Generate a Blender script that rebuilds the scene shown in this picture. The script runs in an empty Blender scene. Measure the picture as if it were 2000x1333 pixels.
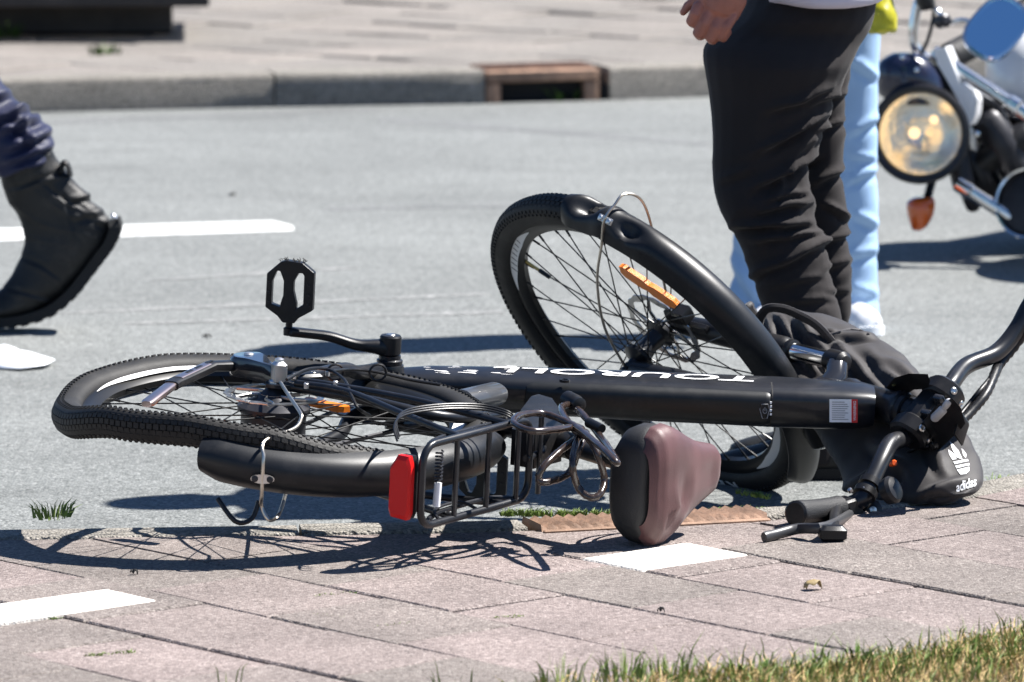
import bpy, bmesh, math, random
from math import sin, cos, pi, radians, sqrt, atan2
from mathutils import Vector, Matrix, noise
from mathutils.bvhtree import BVHTree

random.seed(7)
V = Vector
SC = bpy.context.scene
COL = SC.collection

# ------------------------------------------------------------------ camera, sky, sun, exposure
PITCH = radians(7.443)
CAM = V((0, 0, 1.6))
FPX = 200.0 / 36.0 * 2000.0
cam = bpy.data.cameras.new('camera'); cam.lens = 200; cam.sensor_width = 36; cam.clip_start = .1; cam.clip_end = 2000
camo = bpy.data.objects.new('camera', cam); COL.objects.link(camo)
camo.location = CAM; camo.rotation_euler = (pi / 2 - PITCH, 0, 0)
cam.dof.use_dof = True; cam.dof.focus_distance = 9.35; cam.dof.aperture_fstop = 8
SC.camera = camo

SUN = V((.68, .215, 1.0)).normalized()
world = bpy.data.worlds.new('World'); SC.world = world; world.use_nodes = True
wn = world.node_tree
sky = wn.nodes.new('ShaderNodeTexSky'); sky.sky_type = 'NISHITA'; sky.sun_disc = False; sky.ozone_density = 8.0; sky.dust_density = .1; sky.air_density = .9
sky.sun_elevation = math.asin(SUN.z); sky.sun_rotation = atan2(SUN.x, SUN.y)
bg = wn.nodes['Background']; bg.inputs[1].default_value = .052
wn.links.new(sky.outputs[0], bg.inputs[0])
sl = bpy.data.lights.new('sun', 'SUN'); sl.energy = 5.0; sl.angle = radians(.53); sl.color = (1, .965, .92)
so = bpy.data.objects.new('sun', sl); COL.objects.link(so)
so.rotation_euler = SUN.to_track_quat('Z', 'Y').to_euler(); so.location = (8, 12, 12)
SC.view_settings.view_transform = 'Standard'; SC.view_settings.look = 'None'
SC.view_settings.gamma = 1; SC.view_settings.use_curve_mapping = False
SC.view_settings.exposure = 1.43

# ------------------------------------------------------------------ survey: picture point -> place
_cx = V((1, 0, 0)); _cy = V((0, sin(PITCH), cos(PITCH))); _cz = V((0, -cos(PITCH), sin(PITCH)))
def ray(x, y):
    return _cx * ((x - 1000) / FPX) + _cy * (-(y - 666.5) / FPX) - _cz
def at_z(x, y, z=0.0):
    d = ray(x, y); return CAM + d * ((z - CAM.z) / d.z)
def at_d(x, y, D):
    d = ray(x, y); return CAM + d * (D / d.y)
def at_plane(x, y, P, n, off=0.0):
    d = ray(x, y); return CAM + d * ((n.dot(P - CAM) + off) / n.dot(d))
def mpp(D):            # metres per picture pixel at distance D
    return D / FPX * 1.006

# ------------------------------------------------------------------ materials
MATS = {}
def mat(name, col, rough=.5, metal=0.0, var=0.0, vscale=20, bump=0.0, bscale=200, coat=0.0, emit=None, trans=0.0, spec=.5, sheen=0.0, ior=1.45, dust=0.0):
    if name in MATS: return MATS[name]
    m = bpy.data.materials.new(name); m.use_nodes = True
    nt = m.node_tree; b = nt.nodes['Principled BSDF']
    b.inputs['Base Color'].default_value = (*col, 1); b.inputs['Roughness'].default_value = rough
    b.inputs['Metallic'].default_value = metal; b.inputs['Coat Weight'].default_value = coat
    b.inputs['Transmission Weight'].default_value = trans; b.inputs['Specular IOR Level'].default_value = spec
    b.inputs['Sheen Weight'].default_value = sheen; b.inputs['IOR'].default_value = ior
    if emit: b.inputs['Emission Color'].default_value = (*emit[0], 1); b.inputs['Emission Strength'].default_value = emit[1]
    tc = nt.nodes.new('ShaderNodeTexCoord')
    if var > 0:
        n = nt.nodes.new('ShaderNodeTexNoise'); n.inputs['Scale'].default_value = vscale; n.inputs['Detail'].default_value = 5
        nt.links.new(tc.outputs['Object'], n.inputs['Vector'])
        r = nt.nodes.new('ShaderNodeValToRGB')
        r.color_ramp.elements[0].position = .3; r.color_ramp.elements[1].position = .7
        r.color_ramp.elements[0].color = (*[c * (1 - var) for c in col], 1)
        r.color_ramp.elements[1].color = (*[min(1, c * (1 + var)) for c in col], 1)
        nt.links.new(n.outputs[0], r.inputs[0]); nt.links.new(r.outputs[0], b.inputs['Base Color'])
        mr = nt.nodes.new('ShaderNodeMapRange'); mr.inputs[3].default_value = max(0, rough - .08); mr.inputs[4].default_value = min(1, rough + .1)
        nt.links.new(n.outputs[0], mr.inputs[0]); nt.links.new(mr.outputs[0], b.inputs['Roughness'])
    if dust > 0:
        nd = nt.nodes.new('ShaderNodeTexNoise'); nd.inputs['Scale'].default_value = 19; nd.inputs['Detail'].default_value = 9; nd.inputs['Roughness'].default_value = .72
        nt.links.new(tc.outputs['Object'], nd.inputs['Vector'])
        md_ = nt.nodes.new('ShaderNodeMapRange'); md_.inputs[1].default_value = .50; md_.inputs[2].default_value = .74; md_.inputs[4].default_value = dust
        nt.links.new(nd.outputs[0], md_.inputs[0])
        xd = nt.nodes.new('ShaderNodeMix'); xd.data_type = 'RGBA'; xd.inputs[7].default_value = (.16, .145, .13, 1); xd.inputs[6].default_value = (*col, 1)
        src = b.inputs['Base Color'].links[0].from_socket if b.inputs['Base Color'].links else None
        if src: nt.links.new(src, xd.inputs[6])
        nt.links.new(md_.outputs[0], xd.inputs[0]); nt.links.new(xd.outputs[2], b.inputs['Base Color'])
    if bump > 0:
        n2 = nt.nodes.new('ShaderNodeTexNoise'); n2.inputs['Scale'].default_value = bscale; n2.inputs['Detail'].default_value = 3
        nt.links.new(tc.outputs['Object'], n2.inputs['Vector'])
        bp = nt.nodes.new('ShaderNodeBump'); bp.inputs['Strength'].default_value = bump; bp.inputs['Distance'].default_value = .002
        nt.links.new(n2.outputs[0], bp.inputs['Height']); nt.links.new(bp.outputs[0], b.inputs['Normal'])
    MATS[name] = m
    return m

def stone_mat(name, base, speck, dark, cell=230, rough=.85, bump=.7, bdist=.003, patch=.12, pscale=1.3, rnd=0.0, tint=None, stain=0.0, wear=None):
    """aggregate: coloured grains over a matrix, large soft patches, grain relief"""
    m = bpy.data.materials.new(name); m.use_nodes = True
    nt = m.node_tree; L = nt.links; b = nt.nodes['Principled BSDF']; b.inputs['Roughness'].default_value = rough
    b.inputs['Specular IOR Level'].default_value = .3
    g = nt.nodes.new('ShaderNodeNewGeometry')
    vo = nt.nodes.new('ShaderNodeTexVoronoi'); vo.inputs['Scale'].default_value = cell
    L.new(g.outputs['Position'], vo.inputs['Vector'])
    sep = nt.nodes.new('ShaderNodeSeparateColor'); L.new(vo.outputs['Color'], sep.inputs[0])
    rp = nt.nodes.new('ShaderNodeValToRGB'); rp.color_ramp.interpolation = 'LINEAR'
    e = rp.color_ramp.elements
    e[0].position = 0; e[0].color = (*dark, 1); e[1].position = 1; e[1].color = (*speck, 1)
    a = rp.color_ramp.elements.new(.28); a.color = (*base, 1)
    a = rp.color_ramp.elements.new(.72); a.color = (*[c * 1.12 for c in base], 1)
    L.new(sep.outputs[0], rp.inputs[0])
    n = nt.nodes.new('ShaderNodeTexNoise'); n.inputs['Scale'].default_value = pscale; n.inputs['Detail'].default_value = 6
    L.new(g.outputs['Position'], n.inputs['Vector'])
    mr = nt.nodes.new('ShaderNodeMapRange'); mr.inputs[1].default_value = .3; mr.inputs[2].default_value = .7
    mr.inputs[3].default_value = 1 - patch; mr.inputs[4].default_value = 1 + patch
    L.new(n.outputs[0], mr.inputs[0])
    mul = nt.nodes.new('ShaderNodeMix'); mul.data_type = 'RGBA'; mul.blend_type = 'MULTIPLY'; mul.inputs[0].default_value = 1
    L.new(rp.outputs[0], mul.inputs[6]); L.new(mr.outputs[0], mul.inputs[7])
    out = mul.outputs[2]
    if stain > 0:
        # oil and tyre stains: long soft streaks along the road and darker blots
        mp_ = nt.nodes.new('ShaderNodeMapping'); mp_.inputs['Scale'].default_value = (.35, 2.6, 1)
        L.new(g.outputs['Position'], mp_.inputs['Vector'])
        for sc_, vec, lo, hi in ((1.6, mp_.outputs[0], .45, .75), (3.1, g.outputs['Position'], .58, .72)):
            ns = nt.nodes.new('ShaderNodeTexNoise'); ns.inputs['Scale'].default_value = sc_; ns.inputs['Detail'].default_value = 7
            L.new(vec, ns.inputs['Vector'])
            m3 = nt.nodes.new('ShaderNodeMapRange'); m3.inputs[1].default_value = lo; m3.inputs[2].default_value = hi; m3.inputs[3].default_value = 1; m3.inputs[4].default_value = 1 - stain
            L.new(ns.outputs[0], m3.inputs[0])
            mx = nt.nodes.new('ShaderNodeMix'); mx.data_type = 'RGBA'; mx.blend_type = 'MULTIPLY'; mx.inputs[0].default_value = 1
            L.new(out, mx.inputs[6]); L.new(m3.outputs[0], mx.inputs[7]); out = mx.outputs[2]
    if wear:
        # paint worn through to what lies below
        nw = nt.nodes.new('ShaderNodeTexNoise'); nw.inputs['Scale'].default_value = 45; nw.inputs['Detail'].default_value = 9; nw.inputs['Roughness'].default_value = .7
        L.new(g.outputs['Position'], nw.inputs['Vector'])
        m4 = nt.nodes.new('ShaderNodeMapRange'); m4.inputs[1].default_value = wear[1]; m4.inputs[2].default_value = wear[1] + .05
        L.new(nw.outputs[0], m4.inputs[0])
        mw = nt.nodes.new('ShaderNodeMix'); mw.data_type = 'RGBA'; mw.inputs[6].default_value = (*wear[0], 1)
        L.new(m4.outputs[0], mw.inputs[0]); L.new(out, mw.inputs[7]); out = mw.outputs[2]
    if rnd > 0:
        oi = nt.nodes.new('ShaderNodeObjectInfo')
        r2 = nt.nodes.new('ShaderNodeValToRGB'); el = r2.color_ramp.elements
        el[0].color = (1 - rnd, 1 - rnd * .9, 1 - rnd * .85, 1); el[1].color = (1 + rnd * .6, 1 + rnd * .45, 1 + rnd * .4, 1)
        if tint: el[0].color = (*tint, 1)
        L.new(oi.outputs['Random'], r2.inputs[0])
        m2 = nt.nodes.new('ShaderNodeMix'); m2.data_type = 'RGBA'; m2.blend_type = 'MULTIPLY'; m2.inputs[0].default_value = 1
        L.new(out, m2.inputs[6]); L.new(r2.outputs[0], m2.inputs[7]); out = m2.outputs[2]
    L.new(out, b.inputs['Base Color'])
    n3 = nt.nodes.new('ShaderNodeTexNoise'); n3.inputs['Scale'].default_value = cell * .6; n3.inputs['Detail'].default_value = 4
    L.new(g.outputs['Position'], n3.inputs['Vector'])
    ad = nt.nodes.new('ShaderNodeMath'); ad.operation = 'SUBTRACT'
    L.new(n3.outputs[0], ad.inputs[0]); L.new(vo.outputs['Distance'], ad.inputs[1])
    bp = nt.nodes.new('ShaderNodeBump'); bp.inputs['Strength'].default_value = bump; bp.inputs['Distance'].default_value = bdist
    L.new(ad.outputs[0], bp.inputs['Height']); L.new(bp.outputs[0], b.inputs['Normal'])
    return m

ASPHALT = stone_mat('asphalt', (.143, .150, .146), (.25, .256, .25), (.078, .083, .080), cell=170, bump=.6, bdist=.004, patch=.10, pscale=1.1, stain=.14)
PAVER = stone_mat('concrete_paver', (.166, .137, .129), (.29, .25, .236), (.088, .072, .068), cell=260, bump=.55, bdist=.003, patch=.16, pscale=5, rnd=.20, tint=(.86, .90, .86), stain=.10)
WHITEPAVER = stone_mat('white_paver', (.58, .55, .50), (.66, .63, .58), (.48, .45, .41), cell=210, bump=.5, bdist=.002, patch=.10, pscale=9, wear=((.30, .27, .25), .34))
KERB = stone_mat('kerb_concrete', (.185, .172, .15), (.30, .28, .25), (.10, .093, .08), cell=190, bump=.8, bdist=.005, patch=.15, pscale=5, rnd=.08)
FARPAVER = stone_mat('far_paver', (.165, .150, .134), (.24, .22, .20), (.11, .10, .09), cell=150, bump=.5, bdist=.003, patch=.15, pscale=2, rnd=.12)
SAND = stone_mat('joint_sand', (.10, .088, .075), (.16, .14, .12), (.05, .045, .04), cell=400, bump=.6, patch=.2, pscale=12)
PAINT = stone_mat('road_paint', (.58, .585, .57), (.66, .66, .645), (.46, .46, .45), cell=260, bump=.4, bdist=.002, patch=.10, pscale=6, wear=((.19, .195, .19), .40))
CHALK = stone_mat('chalk', (.205, .207, .203), (.30, .30, .295), (.14, .142, .142), cell=170, bump=.5, bdist=.003, patch=.2, pscale=9, wear=((.15, .156, .152), .47))
TAR = stone_mat('tar_seam', (.125, .130, .129), (.20, .20, .198), (.075, .077, .077), cell=170, bump=.5, patch=.12, pscale=3)

M_FRAME = mat('matte_black_paint', (.009, .010, .013), .34, var=.15, vscale=14, bump=.05, bscale=900, coat=.2, spec=.4, dust=.10)
M_BATT = mat('battery_shell', (.010, .011, .012), .40, spec=.4, dust=.10, var=.12, vscale=20, bump=.05, bscale=1200)
M_PLASTIC = mat('black_plastic', (.008, .008, .009), .38, spec=.4, dust=.10, var=.2, vscale=30, bump=.1, bscale=700)
M_RUBBER = mat('tyre_rubber', (.013, .0125, .012), .62, spec=.4, dust=.13, var=.25, vscale=25, bump=.25, bscale=500)
M_GRIP = mat('grip_rubber', (.012, .012, .013), .6, bump=.6, bscale=420)
M_FENDER = mat('fender_black', (.008, .009, .011), .38, spec=.4, dust=.10, var=.2, vscale=9, bump=.06, bscale=500)
M_STEEL = mat('brushed_steel', (.55, .54, .52), .3, 1.0, var=.1, vscale=60)
M_CHROME = mat('chrome', (.72, .72, .72), .12, 1.0)
M_ALU = mat('aluminium', (.62, .61, .6), .35, 1.0, var=.1, vscale=40)
M_KICK = mat('pinkish_aluminium', (.62, .50, .47), .28, 1.0)
M_SPOKE = mat('spoke_black', (.02, .02, .02), .35, .6)
M_WIRE = mat('stay_wire', (.5, .46, .40), .32, 1.0)
M_DECAL = mat('white_decal', (.72, .71, .70), .5)
M_WHITE = mat('white_print', (.8, .8, .8), .5)
M_GREY = mat('grey_print', (.30, .30, .31), .5)
M_RED = mat('red_reflector', (.60, .008, .008), .35, bump=.35, bscale=900, coat=.05, spec=.3)
M_REDP = mat('red_print', (.62, .02, .02), .45)
M_ORANGE = mat('orange_reflector', (.78, .19, .004), .3, bump=.5, bscale=800, coat=.15)
M_SADDLE = mat('saddle_brown', (.085, .034, .034), .46, var=.25, vscale=16, bump=.25, bscale=700, sheen=.1)
M_SADDLEB = mat('saddle_black', (.015, .015, .016), .6, bump=.3, bscale=600)
M_LOCK = mat('lock_cable_sleeve', (.030, .020, .016), .22, var=.3, vscale=120, coat=.5)
M_MOSS = mat('moss', (.075, .12, .02), .9, var=.4, vscale=50)
M_GRASS = mat('grass_green', (.13, .19, .035), .6, var=.35, vscale=40)
M_STRAW = mat('grass_dry', (.52, .37, .17), .75, var=.3, vscale=40)
M_RUST = mat('rusty_iron', (.25, .155, .105), .8, var=.35, vscale=22, bump=.7, bscale=160)
M_BAG = mat('bag_polyester', (.021, .018, .018), .6, var=.2, vscale=7, bump=.2, bscale=900, sheen=.12, spec=.35)
M_TROUS = mat('black_trousers', (.0195, .0168, .0168), .85, var=.15, vscale=8, bump=.25, bscale=800, sheen=.06, spec=.25)
M_BLUE = mat('light_blue_denim', (.31, .46, .66), .8, var=.08, vscale=9, bump=.3, bscale=500)
M_NAVY = mat('navy_cloth', (.011, .0135, .042), .5, var=.2, vscale=8, bump=.2, bscale=700, sheen=.08, spec=.3)
M_BOOT = mat('boot_leather', (.012, .0125, .013), .5, spec=.35, dust=.12, var=.2, vscale=15, bump=.4, bscale=350)
M_SOLE = mat('boot_sole', (.010, .010, .010), .8, bump=.4, bscale=300)
M_SKIN = mat('skin', (.40, .155, .105), .5, var=.12, vscale=30, bump=.2, bscale=500)
M_SHIRT = mat('pale_shirt', (.60, .57, .66), .85, var=.05, vscale=10, bump=.2, bscale=600)
M_HAIR = mat('dark_hair', (.03, .02, .015), .6)
M_YELLOW = mat('yellow_plastic', (.50, .46, .02), .3, var=.2, vscale=20, trans=.25)
M_DARKM = mat('dark_metal', (.03, .03, .034), .38, .5, var=.2, vscale=20)
M_NAVYP = mat('navy_paint', (.010, .013, .035), .25, coat=.6)
M_WHITEP = mat('white_paint', (.75, .76, .78), .25, coat=.8)
M_MIRROR = mat('mirror_glass', (.62, .86, 1.0), .02, 1.0)
M_GLASS = mat('clear_glass', (1, .96, .88), .04, trans=1.0, ior=1.2)
M_REFL = mat('lamp_reflector', (.80, .78, .74), .22, 1.0, bump=1.0, bscale=38)
M_BULB = mat('lit_bulb', (1, .7, .35), .4, emit=((1, .70, .38), .55))
M_WOOD = mat('dark_stained_wood', (.035, .030, .027), .7, var=.3, vscale=12, bump=.4, bscale=90)
M_LEAF = mat('dead_leaf', (.30, .22, .10), .7, var=.25, vscale=80)
M_LEAFG = mat('green_leaf', (.055, .10, .018), .75, spec=.2, var=.3, vscale=30)
M_PAPER = mat('white_plastic_scrap', (.72, .74, .76), .5, var=.04, vscale=20)
M_GRIT = mat('dark_debris', (.03, .028, .026), .8)

# ------------------------------------------------------------------ mesh builder
class G:
    def __init__(s): s.v = []; s.f = []
    def add(s, vs, fs):
        o = len(s.v); s.v += [V(p) for p in vs]; s.f += [tuple(i + o for i in f) for f in fs]
    def loft(s, rings, closed=True, caps=True, loop=False):
        n = len(rings[0]); vs = [p for r in rings for p in r]; fs = []
        m = len(rings)
        for i in range(m if loop else m - 1):
            a = i * n; b = ((i + 1) % m) * n
            for k in range(n if closed else n - 1):
                k2 = (k + 1) % n
                fs.append((a + k, a + k2, b + k2, b + k))
        if caps and not loop and closed:
            fs.append(tuple(range(n - 1, -1, -1))); fs.append(tuple((m - 1) * n + k for k in range(n)))
        s.add(vs, fs)
    def tube(s, pts, r, n=10, caps=True, loop=False, flat=1.0, up=None, round_ends=False):
        pts = [V(p) for p in pts]; m = len(pts)
        rs = list(r) if isinstance(r, (list, tuple)) else [r] * m
        if round_ends and not loop:
            t0 = (pts[0] - pts[1]).normalized(); t1 = (pts[-1] - pts[-2]).normalized(); P = []; Q = []
            for a in (1.0, .87, .5): P.append(pts[0] + t0 * rs[0] * a * .95); Q.append(rs[0] * sqrt(max(0, 1 - a * a)) + 1e-4)
            P2 = []; Q2 = []
            for a in (.5, .87, 1.0): P2.append(pts[-1] + t1 * rs[-1] * a * .95); Q2.append(rs[-1] * sqrt(max(0, 1 - a * a)) + 1e-4)
            pts = P + pts + P2; rs = Q + rs + Q2; m = len(pts)
        rings = []; prev = None
        for i in range(m):
            if loop: t = pts[(i + 1) % m] - pts[i - 1]
            else: t = pts[min(i + 1, m - 1)] - pts[max(i - 1, 0)]
            if t.length < 1e-9: t = V((0, 0, 1))
            t.normalize()
            if prev is None:
                a = V(up) if up else (V((0, 0, 1)) if abs(t.z) < .9 else V((1, 0, 0)))
                u = (a - t * a.dot(t)).normalized()
            else:
                u = prev - t * prev.dot(t)
                u = u.normalized() if u.length > 1e-6 else t.orthogonal().normalized()
            prev = u; w = t.cross(u)
            rings.append([pts[i] + (u * cos(2 * pi * k / n) + w * (sin(2 * pi * k / n) * flat)) * rs[i] for k in range(n)])
        s.loft(rings, caps=caps, loop=loop)
    def cyl(s, a, b, r, n=20, r2=None): s.tube([a, b], [r, r if r2 is None else r2], n=n)
    def box(s, c, x, y, z, bev=0.0):
        """c centre, x y z half-extent vectors"""
        c, x, y, z = V(c), V(x), V(y), V(z)
        if bev <= 0:
            vs = [c + x * i + y * j + z * k for i in (-1, 1) for j in (-1, 1) for k in (-1, 1)]
            s.add(vs, [(0, 1, 3, 2), (4, 6, 7, 5), (0, 4, 5, 1), (2, 3, 7, 6), (0, 2, 6, 4), (1, 5, 7, 3)])
        else:
            lx, ly, lz = x.length, y.length, z.length; rings = []
            for zz, ins in ((-lz, bev), (-lz + bev, 0), (lz - bev, 0), (lz, bev)):
                ring = []
                hx = lx - ins; hy = ly - ins; bb = bev * .9
                for sx, sy, q in ((1, 1, 0), (-1, 1, 1), (-1, -1, 2), (1, -1, 3)):
                    for t in (0, .5, 1):
                        an = (q + t) * pi / 2
                        ring.append(c + x.normalized() * (sx * (hx - bb) + bb * cos(an)) + y.normalized() * (sy * (hy - bb) + bb * sin(an)) + z.normalized() * zz)
                rings.append(ring)
            s.loft(rings)
    def prism(s, poly, h):
        """poly list of points, extruded by vector h"""
        n = len(poly); h = V(h); vs = [V(p) for p in poly] + [V(p) + h for p in poly]
        fs = [tuple(range(n)), tuple(range(2 * n - 1, n - 1, -1))] + [(k, n + k, n + (k + 1) % n, (k + 1) % n) for k in range(n)]
        s.add(vs, fs)
    def lathe(s, c, ax, prof, n=32, caps=True):
        """prof list of (r, h) about axis ax at c"""
        ax = V(ax).normalized(); u = ax.orthogonal().normalized(); w = ax.cross(u); c = V(c)
        s.loft([[c + ax * h + (u * cos(2 * pi * k / n) + w * sin(2 * pi * k / n)) * max(r, 1e-5) for k in range(n)] for r, h in prof], caps=caps)
    def obj(s, name, m, parent=None, sharp=38, smooth=True, recalc=True):
        me = bpy.data.meshes.new(name); me.from_pydata([tuple(p) for p in s.v], [], s.f); me.update()
        if recalc:
            bm = bmesh.new(); bm.from_mesh(me); bmesh.ops.recalc_face_normals(bm, faces=bm.faces); bm.to_mesh(me); bm.free()
        if smooth:
            me.polygons.foreach_set('use_smooth', [True] * len(me.polygons)); me.set_sharp_from_angle(angle=radians(sharp))
        me.materials.append(m)
        o = bpy.data.objects.new(name, me); COL.objects.link(o)
        if parent is not None: o.parent = parent
        return o

def tag(o, label=None, cat=None, group=None, kind=None):
    if label: o['label'] = label
    if cat: o['category'] = cat
    if group: o['group'] = group
    if kind: o['kind'] = kind
    return o
def empty(name, loc, M=None):
    o = bpy.data.objects.new(name, None); COL.objects.link(o); o.empty_display_size = .1
    if M is not None: o.matrix_world = M
    else: o.location = loc
    return o
def local(o, W):
    """children built in world space: move the mesh data into the parent's frame"""
    inv = W.inverted()
    o.data.transform(inv); return o
def cr(pts, sub=6, loop=False):
    """Catmull-Rom through points"""
    pts = [V(p) for p in pts]; n = len(pts); out = []
    for i in range(n if loop else n - 1):
        g = lambda k: pts[k % n] if loop else pts[max(0, min(n - 1, k))]
        a, b, c, d = g(i - 1), g(i), g(i + 1), g(i + 2)
        for t in range(sub):
            t = t / sub
            out.append(.5 * ((2 * b) + (c - a) * t + (2 * a - 5 * b + 4 * c - d) * t * t + (3 * b - a - 3 * c + d) * t ** 3))
    if not loop: out.append(pts[-1])
    return out
def lerpl(tab, x):
    """piecewise-linear/smooth table lookup of tuples"""
    if x <= tab[0][0]: return tab[0][1:]
    for a, b in zip(tab, tab[1:]):
        if x <= b[0]:
            t = (x - a[0]) / (b[0] - a[0]); t = t * t * (3 - 2 * t) * .5 + t * .5
            return tuple(p + (q - p) * t for p, q in zip(a[1:], b[1:]))
    return tab[-1][1:]
def text_mesh(body, size=1.0, shear=0.0, bold=0.0):
    c = bpy.data.curves.new('lettering', 'FONT'); c.body = body; c.size = size; c.shear = shear; c.offset = bold
    c.resolution_u = 3
    o = bpy.data.objects.new('lettering_tmp', c); COL.objects.link(o)
    bpy.context.view_layer.update()
    dg = bpy.context.evaluated_depsgraph_get()
    me = bpy.data.meshes.new_from_object(o.evaluated_get(dg))
    vs = [v.co.copy() for v in me.vertices]; fs = [tuple(p.vertices) for p in me.polygons]
    bpy.data.objects.remove(o); bpy.data.curves.remove(c); bpy.data.meshes.remove(me)
    x0 = min(v.x for v in vs); x1 = max(v.x for v in vs); y0 = min(v.y for v in vs); y1 = max(v.y for v in vs)
    return [((v.x - x0) / (x1 - x0), (v.y - y0) / (y1 - y0)) for v in vs], fs
def pic(P):
    c = P - CAM; return 1000 + FPX * c.dot(_cx) / -c.dot(_cz), 666.5 - FPX * c.dot(_cy) / -c.dot(_cz)
def creases(segs):
    """cloth creases surveyed off the picture: (end, end, height m, half-width px): ridge with a valley under it"""
    S = []
    for (a, c, amp, w) in segs:
        dx, dy = c[0] - a[0], c[1] - a[1]; l = sqrt(dx * dx + dy * dy); S.append((a[0], a[1], dx / l, dy / l, l, amp, w))
    def f(p):
        x, y = pic(p); o = 0
        wob = 5 * noise.noise(p * 22)
        for x0, y0, tx, ty, l, amp, w in S:
            t = (x - x0) * tx + (y - y0) * ty
            if t < -w or t > l + w: continue
            d = -(x - x0) * ty + (y - y0) * tx + wob
            if abs(d) > 5 * w: continue
            e = max(0, min(1, (t + w) / (.3 * l + w))) * max(0, min(1, (l + w - t) / (.25 * l + w)))
            o += amp * e * (math.exp(-(d / w) ** 2) - .8 * math.exp(-((d - 1.7 * w) / (.9 * w)) ** 2))
        return o
    return f
def remesh(o, voxel, fold=None, smooth=2, post=2):
    """fuse overlapping volumes into one continuous skin; optional displacement of the result"""
    md = o.modifiers.new('r', 'REMESH'); md.mode = 'VOXEL'; md.voxel_size = voxel
    sm = o.modifiers.new('s', 'SMOOTH'); sm.iterations = smooth; sm.factor = .5
    bpy.context.view_layer.update()
    dg = bpy.context.evaluated_depsgraph_get()
    me = bpy.data.meshes.new_from_object(o.evaluated_get(dg))
    old = o.data; o.modifiers.clear(); o.data = me; me.name = o.name
    if not me.materials: me.materials.append(old.materials[0])
    bpy.data.meshes.remove(old)
    if fold:
        ns = [v.normal.copy() for v in me.vertices]
        for v, n in zip(me.vertices, ns): v.co += n * fold(v.co)
        bm = bmesh.new(); bm.from_mesh(me)
        for _ in range(post): bmesh.ops.smooth_vert(bm, verts=bm.verts, factor=.5, use_axis_x=True, use_axis_y=True, use_axis_z=True)
        bm.to_mesh(me); bm.free()
    me.polygons.foreach_set('use_smooth', [True] * len(me.polygons)); me.update()
    return o

# ================================================================== THE SETTING
PZ = .08          # near pavement height above the road
FZ = .10          # far pavement height
def sheet(name, pts, z, m, parent=None, kind=None):
    g = G(); g.add([(x, y, z) for x, y in pts], [tuple(range(len(pts)))])
    o = g.obj(name, m, parent, smooth=False)
    if kind: o['kind'] = kind
    return o
road = sheet('road', [(-300, -300), (300, -300), (300, 600), (-300, 600)], 0, ASPHALT, kind='structure')
for f in road.data.polygons: pass

# near kerb line (far edge of the near pavement), bends away on the right
kpx = [(-900, 1046), (0, 1034), (700, 1023), (1000, 1017), (1450, 998), (1750, 968), (1900, 944), (2000, 922), (2300, 830), (2900, 620)]
kline = [at_z(x, y, PZ).xy for x, y in kpx]
kline = [V((p.x, p.y)) for p in kline]
kl = [p.xy for p in cr([(p.x, p.y, 0) for p in kline], 5)]
KW = .095
def koff(pl, d):
    out = []
    for i, p in enumerate(pl):
        t = (pl[min(i + 1, len(pl) - 1)] - pl[max(i - 1, 0)]).normalized(); out.append(V((p.x + t.y * d, p.y - t.x * d)))
    return out
kin = koff(kl, KW)

# pavement bed under the pavers
bed = [(p.x, p.y) for p in koff(kl, .03)]
pts = [(-40, kl[0].y - .2), *bed, (40, 12.0), (40, -6), (-40, -6)]
g = G(); g.prism([(x, y, -.05) for x, y in pts], (0, 0, PZ - .009 + .05))
pavement = tag(g.obj('pavement', SAND, smooth=False), kind='structure')

# pavers, each its own block, half bond
E1 = V((cos(radians(-49)), sin(radians(-49)))); E2 = V((-E1.y, E1.x))
RW, RL, JT = .232, .30, .0042
wc = at_z(1299, 1088, PZ).xy                     # the white paver by the saddle
wc2 = at_z(262, 1165, PZ).xy - E2 * .235
def paver_mesh(lx, ly, name):
    g = G(); b = .0028
    g.loft([[V((x, y, z)) for x, y in ((-lx + i, -ly + i), (lx - i, -ly + i), (lx - i, ly - i), (-lx + i, ly - i))] for z, i in ((-.05, 0), (-b, 0), (0, b))])
    me = bpy.data.meshes.new(name); me.from_pydata([tuple(v) for v in g.v], [], g.f); me.update()
    bm = bmesh.new(); bm.from_mesh(me); bmesh.ops.recalc_face_normals(bm, faces=bm.faces); bm.to_mesh(me); bm.free()
    me.materials.append(PAVER); return me
PM = paver_mesh(RL / 2 - JT / 2, RW / 2 - JT / 2, 'paver')
PMH = paver_mesh(RL / 4 - JT / 2, RW / 2 - JT / 2, 'paver')
PMW = paver_mesh(RL / 4 - JT / 2, RW / 2 - JT / 2, 'white_paver'); PMW.materials[0] = WHITEPAVER
PMW2 = paver_mesh(RL / 4 - JT / 2 - .01, RW - JT / 2, 'white_paver'); PMW2.materials[0] = WHITEPAVER
rot = atan2(E1.y, E1.x)
def inside(p, m=.0):
    # on the pavement side of the kerb's inner edge
    best = 1e9; s = 0
    for a, b in zip(kin, kin[1:]):
        if a.x <= p.x <= b.x:
            y = a.y + (b.y - a.y) * (p.x - a.x) / (b.x - a.x)
            return p.y < y - m
    return False
def put_paver(c, me, name, dz=None):
    o = bpy.data.objects.new(name, me); COL.objects.link(o); o.parent = pavement
    o.location = (c.x, c.y, PZ + (random.uniform(-.0025, .0015) if dz is None else dz))
    o.rotation_euler = (random.uniform(-.006, .006), random.uniform(-.006, .006), rot + random.uniform(-.012, .012))
    return o
fill = G()
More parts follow.
